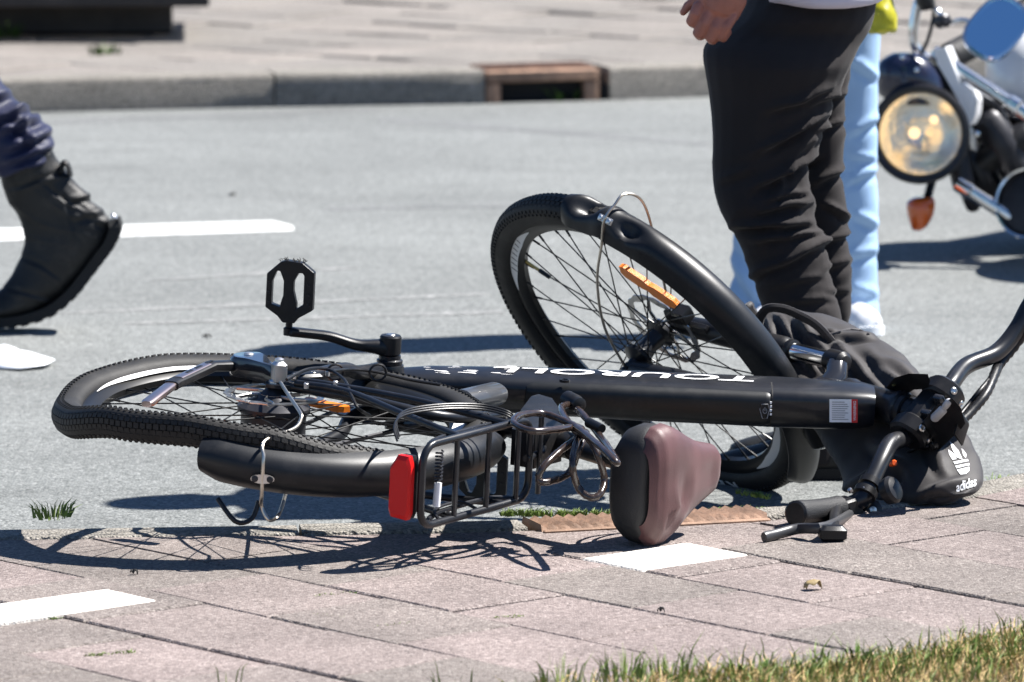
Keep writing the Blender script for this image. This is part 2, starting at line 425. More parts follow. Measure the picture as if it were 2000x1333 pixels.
for j in range(-14, 15):
    for i in range(-14, 15):
        off = (j % 2) * RL / 2
        c = wc + E1 * (i * RL + off) + E2 * (j * RW)
        if not (-1.9 < c.x < 2.3 and 6.9 < c.y < 10.6): continue
        corners = [c + E1 * (sx * RL / 2) + E2 * (sy * RW / 2) for sx in (-1, 1) for sy in (-1, 1)]
        ins = [inside(q, -.004) for q in corners]
        if not any(ins): continue
        if i == 0 and j == 0:
            put_paver(c - E1 * 0, PMW, 'white_paver', .001)
            put_paver(c + E1 * RL * .5, PMH, 'paver') if False else None
            for sgn in (-1, 1):
                me = paver_mesh(RL / 8 - JT / 2, RW / 2 - JT / 2, 'paver'); put_paver(c + E1 * (sgn * RL * 3 / 8), me, 'paver')
            continue
        if all(ins):
            o = put_paver(c, PM, 'paver')
        else:
            # cut paver against the kerb
            poly = [corners[0], corners[2], corners[3], corners[1]]
            poly = [c + (q - c) * (1 - JT / RL) for q in poly]
            out = []
            for a, b in zip(poly, poly[1:] + poly[:1]):
                ia, ib = inside(a, .004), inside(b, .004)
                if ia: out.append(a)
                if ia != ib:
                    lo, hi = (a, b) if ia else (b, a)
                    for _ in range(14):
                        mid = (lo + hi) / 2
                        if inside(mid, .004): lo = mid
                        else: hi = mid
                    out.append(lo)
            if len(out) >= 3:
                g = G(); g.prism([(q.x, q.y, PZ - .05) for q in out], (0, 0, .05 + random.uniform(-.003, .001)))
                g.obj('paver', PAVER, pavement, smooth=False)
# second white paver, a longer one laid on the left
o = put_paver(wc2, PMW2, 'white_paver', .0045)

# kerb stones
def kerbstones(outer, inner, ztop, zbot, m, parent, step, name='kerb_stone', bev=.012):
    n = len(outer); i = 0
    L = [0]
    for a, b in zip(outer, outer[1:]): L.append(L[-1] + (b - a).length)
    def samp(pl, s):
        for k in range(n - 1):
            if s <= L[k + 1]: return pl[k].lerp(pl[k + 1], (s - L[k]) / (L[k + 1] - L[k]))
        return pl[-1]
    s = 0
    while s < L[-1] - .05:
        e = min(s + step, L[-1]); N = 6; rings = []
        dz = random.uniform(-.002, .002)
        for k in range(N + 1):
            t = s + .003 + (e - s - .006) * k / N; a = samp(outer, t); b = samp(inner, t)
            d = (b - a).normalized()
            w = (b - a).length
            prof = [(0, zbot), (0, ztop - bev), (bev * .3, ztop - bev * .3), (bev, ztop), (w - .004, ztop), (w, ztop - .004), (w, zbot)]
            rings.append([V((a.x + d.x * u, a.y + d.y * u, z + (dz if z > zbot else 0))) for u, z in prof])
        g = G(); g.loft(rings); g.obj(name, m, parent, sharp=50)
        s = e
kerb = empty('kerb', (0, 9.2, 0)); tag(kerb, kind='structure')
DR0, DR1 = at_z(1010, 1016, PZ).x, at_z(1462, 998, PZ).x     # gap for the gully
segL = [p for p in kl if p.x < DR0]; segL.append(V((DR0, segL[-1].y + .002)))
iL = koff(segL, KW)
segR = [p for p in kl if p.x > DR1]; segR.insert(0, V((DR1, segR[0].y - .004))); iR = koff(segR, KW)
for sg, ii in ((segL, iL), (segR, iR)):
    a0 = len([o for o in kerb.children])
    kerbstones(sg, ii, PZ + .003, -.03, KERB, None, .62)
for o in [o for o in COL.objects if o.name.startswith('kerb_stone') and o.parent is None]:
    o.data.transform(Matrix.Translation((0, -9.2, 0))); o.parent = kerb

# rusty gully let into the near kerb: ribbed plate, front lip, side cheeks
gu = empty('kerb_gully', (DR0, 9.2, 0)); GW = Matrix.Translation((DR0, 9.2, 0))
tag(gu, 'rusty ribbed iron gully plate let into the kerb behind the saddle', 'gully')
ga = V((DR0 + .006, segL[-1].y, 0)); gb = V((DR1 - .006, segR[0].y, 0)); gd = (gb - ga); gl = gd.length; gd.normalize(); gn = V((gd.y, -gd.x, 0))
if gn.y > 0: gn = -gn
rings = []
NR = 80
for k in range(NR + 1):
    t = k / NR; tri = abs(((t * 20) % 1) - .5) * 2
    z = PZ + .003 + .006 * tri
    rings.append([ga + gd * (gl * t) + gn * u + V((0, 0, zz)) for u, zz in ((0, -.02), (0, PZ - .012), (.012, z), (.105, z), (.112, PZ - .004), (.112, PZ - .03))])
g = G(); g.loft(rings); local(g.obj('ribbed_plate', M_RUST, gu, sharp=20), GW)
g = G(); g.box(ga + gd * gl / 2 + gn * .120 + V((0, 0, PZ - .012)), gd * gl / 2, gn * .006, V((0, 0, .014)), .002)
local(g.obj('lip', M_RUST, gu), GW)

# far pavement: bed, pavers, kerb stones, gully
fpx = [(-700, 240), (0, 222), (500, 210), (940, 203), (1185, 196), (1380, 190), (1700, 181), (2600, 150)]
fl_ = [at_z(x, y, 0).xy for x, y in fpx]
FKW = .16
fin = koff(fl_, -FKW)
g = G(); g.prism([(p.x, p.y, -.05) for p in koff(fl_, -.05)] + [(60, 19.6, -.05), (60, 90, -.05), (-60, 90, -.05), (-60, 16, -.05)], (0, 0, FZ - .014 + .05))
fpave = tag(g.obj('far_pavement', SAND, smooth=False), kind='structure')
FE1 = V((cos(radians(-38)), sin(radians(-38)))); FE2 = V((-FE1.y, FE1.x)); frot = atan2(FE1.y, FE1.x)
def paver_big(l):
    g = G(); b = .006
    g.loft([[V((x, y, z)) for x, y in ((-l + i, -l + i), (l - i, -l + i), (l - i, l - i), (-l + i, l - i))] for z, i in ((-.05, 0), (-b, 0), (0, b))])
    me = bpy.data.meshes.new('paver'); me.from_pydata([tuple(v) for v in g.v], [], g.f); me.update()
    bm = bmesh.new(); bm.from_mesh(me); bmesh.ops.recalc_face_normals(bm, faces=bm.faces); bm.to_mesh(me); bm.free()
    me.materials.append(FARPAVER); return me
FPM = paver_big(.195)
def fin_y(x):
    for a, b in zip(fin, fin[1:]):
        if a.x <= x <= b.x: return a.y + (b.y - a.y) * (x - a.x) / (b.x - a.x)
    return 99
for j in range(-14, 15):
    for i in range(-14, 15):
        c = V((0, 19.6)) + FE1 * ((i + (j % 2) * .5) * .40) + FE2 * (j * .40)
        if not (-2.6 < c.x < 2.7 and c.y < 22.6): continue
        corners = [c + FE1 * (sx * .2) + FE2 * (sy * .2) for sx, sy in ((-1, -1), (1, -1), (1, 1), (-1, 1))]
        ins = [q.y > fin_y(q.x) + .004 for q in corners]
        if all(ins):
            o = bpy.data.objects.new('paver', FPM); COL.objects.link(o); o.parent = fpave
            o.location = (c.x, c.y, FZ + random.uniform(-.006, .004)); o.rotation_euler = (random.uniform(-.012, .012), random.uniform(-.012, .012), frot + random.uniform(-.01, .01))
        elif any(ins):
            out = []
            for a, b in zip(corners, corners[1:] + corners[:1]):
                ia, ib = a.y > fin_y(a.x) + .004, b.y > fin_y(b.x) + .004
                if ia: out.append(a)
                if ia != ib:
                    lo, hi = (a, b) if ia else (b, a)
                    for _ in range(12):
                        mid = (lo + hi) / 2
                        if mid.y > fin_y(mid.x) + .004: lo = mid
                        else: hi = mid
                    out.append(lo)
            if len(out) >= 3:
                g = G(); g.prism([(q.x, q.y, FZ - .05) for q in out], (0, 0, .05 + random.uniform(-.004, .001))); g.obj('paver', FARPAVER, fpave, smooth=False)
fkerb = empty('far_kerb', (0, 18, 0)); tag(fkerb, kind='structure')
FD0, FD1 = at_z(948, 203).x, at_z(1190, 196).x
def ysplit(x):
    for a, b in zip(fl_, fl_[1:]):
        if a.x <= x <= b.x: return a.y + (b.y - a.y) * (x - a.x) / (b.x - a.x)
fa = [p for p in fl_ if p.x < FD0] + [V((FD0, ysplit(FD0)))]
fb = [V((FD1, ysplit(FD1)))] + [p for p in fl_ if p.x > FD1]
for sg in (fa, fb):
    kerbstones(sg, koff(sg, -FKW), FZ + .004, -.03, KERB, None, 1.0, 'kerb_stone', .014)
for o in [o for o in COL.objects if o.name.startswith('kerb_stone') and o.parent is None]:
    o.data.transform(Matrix.Translation((0, -18, 0))); o.parent = fkerb
# the far gully: frame with dark mouth, ribbed top
fgp = V((FD0, ysplit(FD0), 0)); fge = V((FD1, ysplit(FD1), 0)); fd = (fge - fgp).normalized(); fw = (fge - fgp).length; fn = V((-fd.y, fd.x, 0))
FGW = Matrix.Translation(fgp)
fg = empty('kerb_gully', fgp); tag(fg, 'rusty iron gully with an open mouth in the far kerb', 'gully')
w = fw - .035
def fbx(name, u0, u1, v0, v1, z0, z1, m=M_RUST, bev=.004):
    g = G(); g.box(fgp + fd * ((u0 + u1) / 2) + fn * ((v0 + v1) / 2) + V((0, 0, (z0 + z1) / 2)), fd * ((u1 - u0) / 2), fn * ((v1 - v0) / 2), V((0, 0, (z1 - z0) / 2)), bev)
    return local(g.obj(name, m, fg), FGW)
fbx('cheek', .004, .052, -.004, .04, -.02, FZ - .036); fbx('cheek', w - .048, w, -.004, .04, -.02, FZ - .036)
fbx('lintel', .004, w, -.006, .05, FZ - .034, FZ + .002)
fbx('mouth', .054, w - .05, .03, .034, -.02, FZ - .036, mat('gully_dark', (.006, .006, .006), .9), .001)
rings = []
for k in range(41):
    t = k / 40; z = FZ + .004 + .010 * (k % 2)
    rings.append([fgp + fd * (.004 + (w - .004) * t) + fn * u + V((0, 0, zz)) for u, zz in ((.052, FZ - .03), (.052, z), (.19, z), (.19, FZ - .03))])
g = G(); g.loft(rings); local(g.obj('ribbed_plate', M_RUST, fg, sharp=20), FGW)
fbx('gap', w + .002, fw - .004, .01, .15, -.03, FZ - .05, mat('gully_dark', (.006, .006, .006), .9), .001)

# road markings and scuffs
def strip(name, p, q, wpx0, wpx1, z, m, parent=road, jag=0):
    (x0, y0), (x1, y1) = p, q; N = 14; top = []; bot = []
    for k in range(N + 1):
        t = k / N; x = x0 + (x1 - x0) * t; y = y0 + (y1 - y0) * t; w = (wpx0 + (wpx1 - wpx0) * t) * (1 + jag * random.uniform(-1, 1)) / 2
        top.append(at_z(x, y - w, z)); bot.append(at_z(x, y + w, z))
    g = G(); g.loft([[a, b] for a, b in zip(top, bot)], closed=False, caps=False); return g.obj(name, m, parent, smooth=False)
g = G(); g.add([at_z(*q, .0015) for q in [(-700, 467), (-700, 494), (575, 451), (572, 441), (532, 431)]], [(0, 1, 2, 3, 4)]); g.obj('lane_dash', PAINT, road, smooth=False)
strip('chalk_line', (90, 613), (950, 574), 5, 6, .0010, CHALK, jag=.5)
strip('chalk_line', (240, 632), (985, 609), 4, 5, .0011, CHALK, jag=.6)
strip('chalk_line', (290, 548), (700, 522), 3, 5, .0012, CHALK, jag=.7)
strip('tar_seam', (740, 232), (1385, 281), 9, 7, .0008, TAR, jag=.25)
strip('tar_seam', (-100, 246), (740, 214), 7, 6, .0009, TAR, jag=.3)
strip('tar_seam', (640, 408), (1100, 400), 5, 4, .0008, TAR, jag=.4)

# ================================================================== THE ELECTRIC BICYCLE, lying on its right side
def camdir(x, y, z): return (_cx * x + _cy * y + _cz * z).normalized()
_rho, _nx = .195, .05
BL = camdir(_nx, sqrt(1 - _rho ** 2 - _nx ** 2), _rho)              # bicycle's left, now pointing up
BP0 = at_d(1262, 955, 8.93)
def bw(px, py, z=0.0): return at_plane(px, py, BP0, BL, z)
B_HUB = bw(536, 770, .05) - BL * .05
BX = V((0, 1, 0)).cross(BL).normalized(); BY = BL.cross(BX).normalized()
BM = Matrix(((BX.x, BY.x, BL.x, B_HUB.x), (BX.y, BY.y, BL.y, B_HUB.y), (BX.z, BY.z, BL.z, B_HUB.z), (0, 0, 0, 1)))
BI = BM.inverted()
def b(px, py, z=0.0): return BI @ bw(px, py, z)                      # picture point on the plane z above mid-plane, bicycle frame
HEADW = bw(1712, 788)
_k = sqrt(1 - .4 ** 2)
FLw = camdir(.673 * _k, .74 * _k, -.4); FAw = FLw.cross(BL).normalized(); FFw = FLw.cross(FAw).normalized()
FHUBW = at_plane(1268.5, 674, HEADW, FLw)
BI3 = BI.to_3x3()
FLn, FA, FF = BI3 @ FLw, BI3 @ FAw, BI3 @ FFw                        # turned front: left, up the steerer, forward
HEAD = BI @ HEADW; FHUB = BI @ FHUBW
def fr(l, f, a): return HEAD + FLn * l + FF * f + FA * a
def fl(px, py, l): return BI @ at_plane(px, py, HEADW, FLw, l)
ZL = V((0, 0, 1))

bike = empty('electric_bicycle', (0, 0, 0), BM)
tag(bike, 'black electric bicycle fallen on its side across the kerb', 'bicycle')
def part(g, name, m, parent=None, **k): return g.obj(name, m, parent or bike, **k)

BB = b(763, 665, .082); BB.z = 0
SADDLE = BI @ BP0

# ---- wheels
def wheel(W, R, rt, rim_o, rim_i, nsp, fl_r, fl_z, side_decal, seed, knobs):
    """W(r, th, z) -> bicycle-frame point.  returns dict of geometry builders"""
    N = 120
    tyre = G(); rings = []
    for i in range(N):
        th = 2 * pi * i / N; ring = []
        for k in range(16):
            a = 2 * pi * k / 16
            rr = rt * (1 + .07 * cos(4 * a + pi)); ring.append(W(R + rr * cos(a) * .97, th, rr * sin(a)))
        rings.append(ring)
    tyre.loft(rings, loop=True)
    tread = G(); rnd = random.Random(seed)
    for i in range(knobs):
        th0 = 2 * pi * i / knobs
        for j, (a, wa, wt, hh) in enumerate(((0, .19, .86, .0002), (.34, .15, .86, .0002), (-.34, .15, .86, .0002), (.66, .14, .80, .0004), (-.66, .14, .80, .0004), (.98, .12, .44, .0026), (-.98, .12, .44, .0020), (1.24, .08, .40, .0022), (-1.24, .08, .40, .0015))):
            th = th0 + (.5 if j in (1, 2, 5, 6) else 0) * 2 * pi / knobs
            d = wt * pi / knobs; vs = []
            for h in (-.002, hh):
                for st, sa in ((-1, -1), (1, -1), (1, 1), (-1, 1)):
                    s = .86 if h > 0 else 1
                    aa = a + sa * wa * s; vs.append(W(R + (rt * 1.0 + h) * cos(aa), th + st * d * s, (rt * 1.0 + h) * sin(aa)))
            tread.add(vs, [(4, 5, 6, 7), (0, 1, 5, 4), (1, 2, 6, 5), (2, 3, 7, 6), (3, 0, 4, 7)])
    rim = G(); rings = []
    prof = [(rim_o, .0135), (rim_o - .004, .0145), (rim_i + .012, .013), (rim_i, .005), (rim_i, -.005), (rim_i + .012, -.013), (rim_o - .004, -.0145), (rim_o, -.0135)]
    for i in range(N):
        th = 2 * pi * i / N; rings.append([W(r, th, z) for r, z in prof])
    rim.loft(rings, loop=True)
    sp = []
    for i in range(nsp):
        g = G(); s = 1 if i % 2 else -1; grp = 1 if (i // 2) % 2 else -1
        th = 2 * pi * i / nsp; th2 = th + grp * 1.05
        hubp = (fl_r, th2, s * fl_z)
        a = W(hubp[0], hubp[1], hubp[2]); c = W(rim_i + .004, th, s * .003)
        g.tube([a, a.lerp(c, .9), c], [.00125, .00125, .0012], n=6)
        g.tube([a.lerp(c, .935), c], [.0021, .0021], n=6)
        sp.append(g)
    decs = []
    for t0, t1 in side_decal:
        for s in (1, -1):
            ra = []; dec = G(); decs.append(dec)
            for k in range(25):
                th = t0 + (t1 - t0) * k / 24; tw = min(1, k / 7, (24 - k) / 7)
                mid = (rim_o + rim_i) / 2 + .004; hw = .0088 * tw + .0008
                ra.append([W(mid - hw, th, s * .0150), W(mid + hw, th, s * .0150)])
            dec.loft(ra, closed=False, caps=False)
    return tyre, tread, rim, sp, decs

# rear wheel, buckled out of true by the crash
_bk = [(0, .008), (60, .010), (95, .016), (125, .022), (155, .014), (180, .002), (200, .012), (225, .040), (250, .050), (270, .042), (292, .014), (315, -.012), (340, -.004), (360, .008)]
RR, RT = .338, .027
def WR(r, th, z):
    d = lerpl(_bk, math.degrees(th) % 360)[0] * max(0, (r - .06) / (RR - .06)) ** 1.6
    return V((r * cos(th), r * sin(th), z + d))
ty, tr, rm, sps, dc = wheel(WR, RR, RT, .317, .290, 36, .052, .024, [(radians(92), radians(165)), (radians(225), radians(255)), (radians(340), radians(20 + 360))], 3, 176)
rw = part(ty, 'rear_tyre', M_RUBBER, sharp=60); tag(part(tr, 'tread', M_RUBBER, rw, sharp=20), kind='stuff')
rr_ = part(rm, 'rear_rim', M_SPOKE, sharp=30); [part(d_, 'rim_decal', M_DECAL, rr_, smooth=False) for d_ in dc]
for g in sps: part(g, 'spoke', M_SPOKE)
g = G(); g.lathe((0, 0, 0), ZL, [(.012, -.062), (.03, -.05), (.056, -.036), (.060, -.030), (.060, -.022), (.054, -.018), (.054, .018), (.060, .022), (.060, .030), (.050, .036), (.03, .044), (.012, .062)], 40)
hubm = part(g, 'hub_motor', M_DARKM, sharp=25)
g = G(); g.lathe((0, 0, 0), ZL, [(.006, .075), (.011, .072), (.012, .058), (.006, .056)], 6); part(g, 'axle_nut', M_ALU, hubm)
def rotor(c, ax, u, R):
    g = G(); ax = V(ax).normalized(); u = V(u).normalized(); w = ax.cross(u); n = 72; rings = []
    for k in range(n):
        a = 2 * pi * k / n; d = u * cos(a) + w * sin(a); ri = R - .013 - .003 * sin(9 * a); ro = R + .0015 * sin(18 * a)
        rings.append([c + d * ri - ax * .001, c + d * ro - ax * .001, c + d * ro + ax * .001, c + d * ri + ax * .001])
    g.loft(rings, loop=True)
    for k in range(6):
        a = 2 * pi * k / 6; d0 = u * cos(a) + w * sin(a); d1 = u * cos(a + .55) + w * sin(a + .55); dm = u * cos(a + .2) + w * sin(a + .2)
        g.tube([c + d0 * .02, c + dm * (R * .5), c + d1 * (R - .010)], .0032, n=6, flat=.5)
    g.lathe(c, ax, [(.012, -.0015), (.024, -.0015), (.024, .0015), (.012, .0015)], 24, caps=False)
    for k in range(24):
        a = 2 * pi * (k + .5) / 24; d = u * cos(a) + w * sin(a)
        g.lathe(c + d * (R - .007), ax, [(.0001, .0012), (.0024, .0014), (.0024, -.0014), (.0001, -.0012)], 6)
    return g
part(rotor(V((0, 0, .049)), ZL, V((1, 0, 0)), .083), 'brake_rotor', M_STEEL, sharp=25)
g = G()
for k, (r_, z) in enumerate(((.046, -.036), (.041, -.041), (.036, -.046), (.031, -.051), (.026, -.056))):
    rr2 = []
    for q in range(48): rr2.append(V(((r_ + .003 * (q % 2)) * cos(2 * pi * q / 48), (r_ + .003 * (q % 2)) * sin(2 * pi * q / 48), 0)))
    g.loft([[p + V((0, 0, z)) for p in rr2], [p + V((0, 0, z - .002)) for p in rr2]])
part(g, 'cassette', M_STEEL, sharp=20)
def refl(W, th, r, hl, name='spoke_reflector', hw=.012, z=.012):
    """flat reflector clipped across the spokes: chord of half-length hl at radius r"""
    g = G(); rings = []
    for t in (-1, -.85, -.2, 0, .2, .85, 1):
        k = hw * (.55 if abs(t) == 1 else (.7 if t == 0 else 1)); a = th + math.atan2(hl * t, r); rr = sqrt(r * r + (hl * t) ** 2)
        rings.append([W(rr - k, a, z - .005), W(rr + k, a, z - .005), W(rr + k * .8, a, z + .005), W(rr - k * .8, a, z + .005)])
    g.loft(rings); return part(g, name, M_ORANGE, sharp=25)
refl(WR, radians(52), .135, .045); refl(WR, radians(232), .15, .045)
g = G(); p0 = WR(.288, radians(175), 0); p1 = WR(.245, radians(175), 0)
g.tube([p0, p0.lerp(p1, .45), p0.lerp(p1, .5), p1], [.003, .003, .004, .0036], n=8); part(g, 'valve', M_PLASTIC)

# front wheel, turned hard
FRR = .327
def WF(r, th, z): return FHUB + (FA * cos(th) + FF * sin(th)) * r + FLn * z
ty, tr, rm, sps, dc = wheel(WF, FRR, RT, .307, .281, 36, .024, .030, [(radians(196), radians(240)), (radians(20), radians(62)), (radians(290), radians(330))], 5, 164)
fw_ = part(ty, 'front_tyre', M_RUBBER, sharp=60); tag(part(tr, 'tread', M_RUBBER, fw_, sharp=20), kind='stuff')
fr_ = part(rm, 'front_rim', M_SPOKE, sharp=30); [part(d_, 'rim_decal', M_DECAL, fr_, smooth=False) for d_ in dc]
# hatch marks over the decal
g = G()
for k in range(7):
    th = radians(208 + k * 3.4); g.add([WF(.288 + .001 * k, th, -.0154), WF(.288 + .001 * k, th + .008, -.0154), WF(.303, th + .018, -.0154), WF(.303, th + .006, -.0154)], [(0, 1, 2, 3)])
part(g, 'decal_hatch', M_SPOKE, fr_, smooth=False)
for g in sps: part(g, 'spoke', M_SPOKE)
g = G(); g.lathe(FHUB, FLn, [(.006, -.062), (.009, -.060), (.010, -.045), (.016, -.042), (.029, -.036), (.030, -.029), (.020, -.022), (.017, 0), (.020, .022), (.030, .029), (.029, .036), (.014, .044), (.010, .055), (.006, .062)], 28)
part(g, 'front_hub', M_FRAME, sharp=25)
part(rotor(FHUB + FLn * .043, FLn, FA, .082), 'brake_rotor', M_STEEL, sharp=25)
refl(WF, radians(303), .222, .062, hw=.014, z=-.012); refl(WF, radians(128), .185, .055, hw=.013, z=-.012)
g = G(); p0 = WF(.281, radians(213), 0); p1 = WF(.226, radians(213), 0)
g.tube([p0, p0.lerp(p1, .55)], [.0028, .0028], n=8); vv = part(g, 'valve', mat('brass', (.55, .38, .12), .3, 1.0))
g = G(); g.tube([p0.lerp(p1, .55), p0.lerp(p1, .6), p1], [.0036, .0046, .004], n=8, round_ends=False); part(g, 'valve_cap', M_PLASTIC, vv)
# sidewall lettering, letters standing outward
g = G()
for k, ch in enumerate('KENDA'):
    uv, fs = text_mesh(ch, 1, 0, .012); th0 = radians(78 + k * 6.4); wd = .030
    g.add([WF(FRR - .012 + v * .020, th0 + u * wd / FRR, -(.0276 - .003 * abs(v - .4))) for u, v in uv], fs)
part(g, 'tyre_lettering', M_DECAL, fw_, smooth=False)

# ---- frame
def sect(c, t, hz, hy, n=24, p=3.0, up=ZL):
    """superellipse ring: hz along up, hy across"""
    t = t.normalized(); u = (up - t * up.dot(t)).normalized(); w = t.cross(u); out = []
    for k in range(n):
        a = 2 * pi * k / n; ca, sa = cos(a), sin(a)
        out.append(c + u * (hz * math.copysign(abs(ca) ** (2 / p), ca)) + w * (hy * math.copysign(abs(sa) ** (2 / p), sa)))
    return out
D0 = b(783, 752, 0); D1 = b(1706, 794, 0); dt = (D1 - D0); dtn = dt.normalized(); dw = ZL.cross(dtn).normalized()   # dw: away from camera side
if dw.y < 0: dw = -dw
g = G()
TUP = (ZL - dw * .17).normalized(); TW = (dw + ZL * .17).normalized()
g.loft([sect(D0 + dt * t, dt, hz, hy, p=3.6, up=TUP) for t, hz, hy in ((0, .026, .030), (.06, .030, .038), (.25, .034, .044), (.5, .036, .047), (.8, .037, .047), (.93, .036, .045), (.985, .033, .038), (1, .030, .033))])
dtube = part(g, 'down_tube', M_FRAME, sharp=30)
# battery shell let into the upper side of the down tube
t0 = (b(1022, 770) - D0).dot(dtn) / dt.length; t1 = (b(1503, 790) - D0).dot(dtn) / dt.length
g = G(); tl = dt.length
g.loft([sect(D0 + dt * t - dw * .006, dt, hz, hy, p=3.6, up=TUP) for t, hz, hy in ((t0, .022, .034), (t0 + .006, .028, .042), (t0 + .02, .0305, .0455), (.5, .0325, .0470), (t1 - .012, .0328, .0475), (t1 - .004, .0322, .047), (t1, .031, .045))])
batt = part(g, 'battery', M_BATT, sharp=30)
g = G(); g.loft([sect(D0 + dt * t - dw * .0045, dt, .0362, .0462, p=3.4, up=TUP) for t in (t1 + .001, t1 + .004)]); part(g, 'battery_seam', M_RUBBER, batt)
def on_side(px, py, off=.0535):
    """point on the camera-facing side of the down tube"""
    n = BM.to_3x3() @ (-dw); P = BM @ (D0 - dw * off)
    return BI @ at_plane(px, py, P, n.normalized())
# charge symbol and light dots
g = G(); cpt = [(1487, 790), (1500, 790), (1503, 800), (1498, 818), (1489, 818), (1484, 800)]
pp = [on_side(x, y, .0545) for x, y in cpt]; g.tube(pp, .0007, n=5, loop=True)
pp = [on_side(1494 + 4 * cos(a), 803 + 5 * sin(a), .0545) for a in [radians(-60 + 300 * k / 10) for k in range(11)]]; g.tube(pp, .0006, n=5)
g.tube([on_side(1494, 796, .0545), on_side(1494, 803, .0545)], .0006, n=5); part(g, 'power_symbol', M_GREY, batt)
for k in range(4):
    g = G(); c = on_side(1505.5, 787 + k * 7.5, .0535); g.box(c, dtn * .0016, ZL * .0018, dw * .0012); part(g, 'charge_light', M_WHITE, batt)
g = G(); c = b(1103, 742, .033); g.lathe(c, ZL, [(.009, -.004), (.009, .0006), (.006, .0008), (.005, -.003)], 16); part(g, 'key_lock', M_PLASTIC, batt)
# warning sticker
def quad_on_side(name, x0, x1, y0, y1, m, off, par):
    g = G(); g.add([on_side(x, y, off) for x, y in ((x0, y0), (x1, y0 + (x1 - x0) * .01), (x1, y1 + (x1 - x0) * .01), (x0, y1))], [(0, 1, 2, 3)]); return part(g, name, m, par, smooth=False)
st = quad_on_side('warning_sticker', 1620, 1663, 780, 825, M_WHITE, .0478, dtube); quad_on_side('sticker_band', 1663, 1675, 780.5, 826, M_REDP, .0478, dtube)
for k in range(9): quad_on_side('print_line', 1625, 1625 + random.uniform(22, 33), 785 + k * 4.2, 786.6 + k * 4.2, M_GREY, .0482, st)
uv, fs = text_mesh('WARNING', 1, 0, .01); g = G(); g.add([on_side(1672 - v * 5.5, 822 - u * 38, .0483) for u, v in uv], fs); part(g, 'sticker_lettering', M_WHITE, dtube, smooth=False)
# name along the left face: reads from the head tube back, letter tops toward the saddle side
uv, fs = text_mesh('TOUROLL', 1, .15, .018); g = G()
ta = (b(1466, 770) - D0).dot(dtn); tb = (b(962, 770) - D0).dot(dtn)
def tubetop(s):
    t = s / dt.length; return lerpl([(0, .026), (.06, .030), (.25, .034), (.5, .036), (.8, .037), (1, .030)], t)[0]
g.add([D0 + dtn * (ta + (tb - ta) * u) + TW * (.018 - .025 * v) + TUP * (tubetop(ta + (tb - ta) * u) + .0014 - .0010 * (abs(.018 - .025 * v) / .022) ** 3) for u, v in uv], fs)
part(g, 'frame_lettering', M_WHITE, dtube, smooth=False)
# white scuffs near the bottom bracket
g = G(); rn = random.Random(4)
for k in range(16):
    s = .03 + rn.random() * .16; y = rn.uniform(-.02, .03); l = rn.uniform(.006, .03)
    c = D0 + dtn * s + TW * y + TUP * (tubetop(s) + .0006); g.add([c, c + dtn * l + TW * rn.uniform(-.004, .004), c + dtn * l * .8 + TW * .0018, c + TW * .0015], [(0, 1, 2, 3)])
part(g, 'scuff', M_DECAL, dtube, smooth=False)
# head tube with headset rings
g = G(); g.lathe(HEAD, FA, [(.026, -.075), (.031, -.073), (.032, -.06), (.029, -.052), (.029, .045), (.033, .052), (.033, .062), (.027, .066)], 32)
part(g, 'head_tube', M_FRAME, sharp=30)
g = G(); g.lathe(HEAD, FA, [(.024, .066), (.030, .068), (.030, .078), (.024, .080), (.026, .082), (.026, .096), (.02, .098)], 32); part(g, 'headset', M_PLASTIC, sharp=30)
# bottom bracket, seat tube, stays
g = G(); g.lathe(BB, ZL, [(.016, -.042), (.024, -.040), (.026, -.03), (.026, .03), (.024, .040), (.016, .042)], 28)
g.lathe(BB, ZL, [(.01, .040), (.022, .041), (.0225, .048), (.019, .050), (.019, .056), (.01, .058)], 24)
part(g, 'bottom_bracket', M_FRAME, sharp=30)
ST0 = BB + V((.01, -.005, 0)); ST1 = b(1118, 873, 0); SP1 = b(1222, 905, 0)
g = G(); g.tube([ST0, ST0.lerp(ST1, .4), ST1], [.024, .019, .0185], n=20); part(g, 'seat_tube', M_FRAME)
g = G(); g.lathe(ST1, ST1 - ST0, [(.018, -.022), (.022, -.02), (.022, .004), (.018, .006)], 24); g.box(ST1 + V((-.004, -.024, 0)) , (ST1 - ST0).normalized() * .010, V((.003, -.008, 0)), ZL * .010, .002); part(g, 'seat_clamp', M_PLASTIC)
g = G(); g.tube([ST1, SP1], .0152, n=20); part(g, 'seat_post', M_PLASTIC)
for s in (1, -1):
    g = G(); g.tube(cr([BB + V((-.005, .012, .030 * s)), b(700, 728, .044) * 1 if s > 0 else BB + V((-.06, -.06, -.044)), V((.10, .19, .058 * s)), V((.012, .018, .066 * s))], 6), [.013, .0135, .014, .0135, .013, .013, .0125, .012, .012, .012, .0115, .0115, .011, .011, .011, .010, .010, .010, .010], n=14); part(g, 'chain_stay', M_FRAME)
    g = G(); g.tube(cr([V((.018, -.002, .066 * s)), V((.13, -.06, .064 * s)), V((.28, -.09, .045 * s)), ST0.lerp(ST1, .62) + V((0, -.005, .016 * s))], 6), .0095, n=12); part(g, 'seat_stay', M_FRAME)
    g = G(); g.prism([V((-.016, .012, .063 * s)), V((-.014, -.014, .063 * s)), V((.01, -.022, .063 * s)), V((.045, -.012, .063 * s)), V((.05, .03, .063 * s)), V((.012, .03, .063 * s))], (0, 0, .006 * s)); part(g, 'dropout', M_FRAME)
# controller box in front of the rear wheel
ca = b(900, 785, .012); cb = b(974, 768, .012); g = G(); g.tube([ca, ca.lerp(cb, .05), ca.lerp(cb, .92), cb], [.014, .020, .020, .016], n=18, flat=1.25); part(g, 'controller_box', mat('grey_black_plastic', (.05, .052, .056), .3, coat=.4))
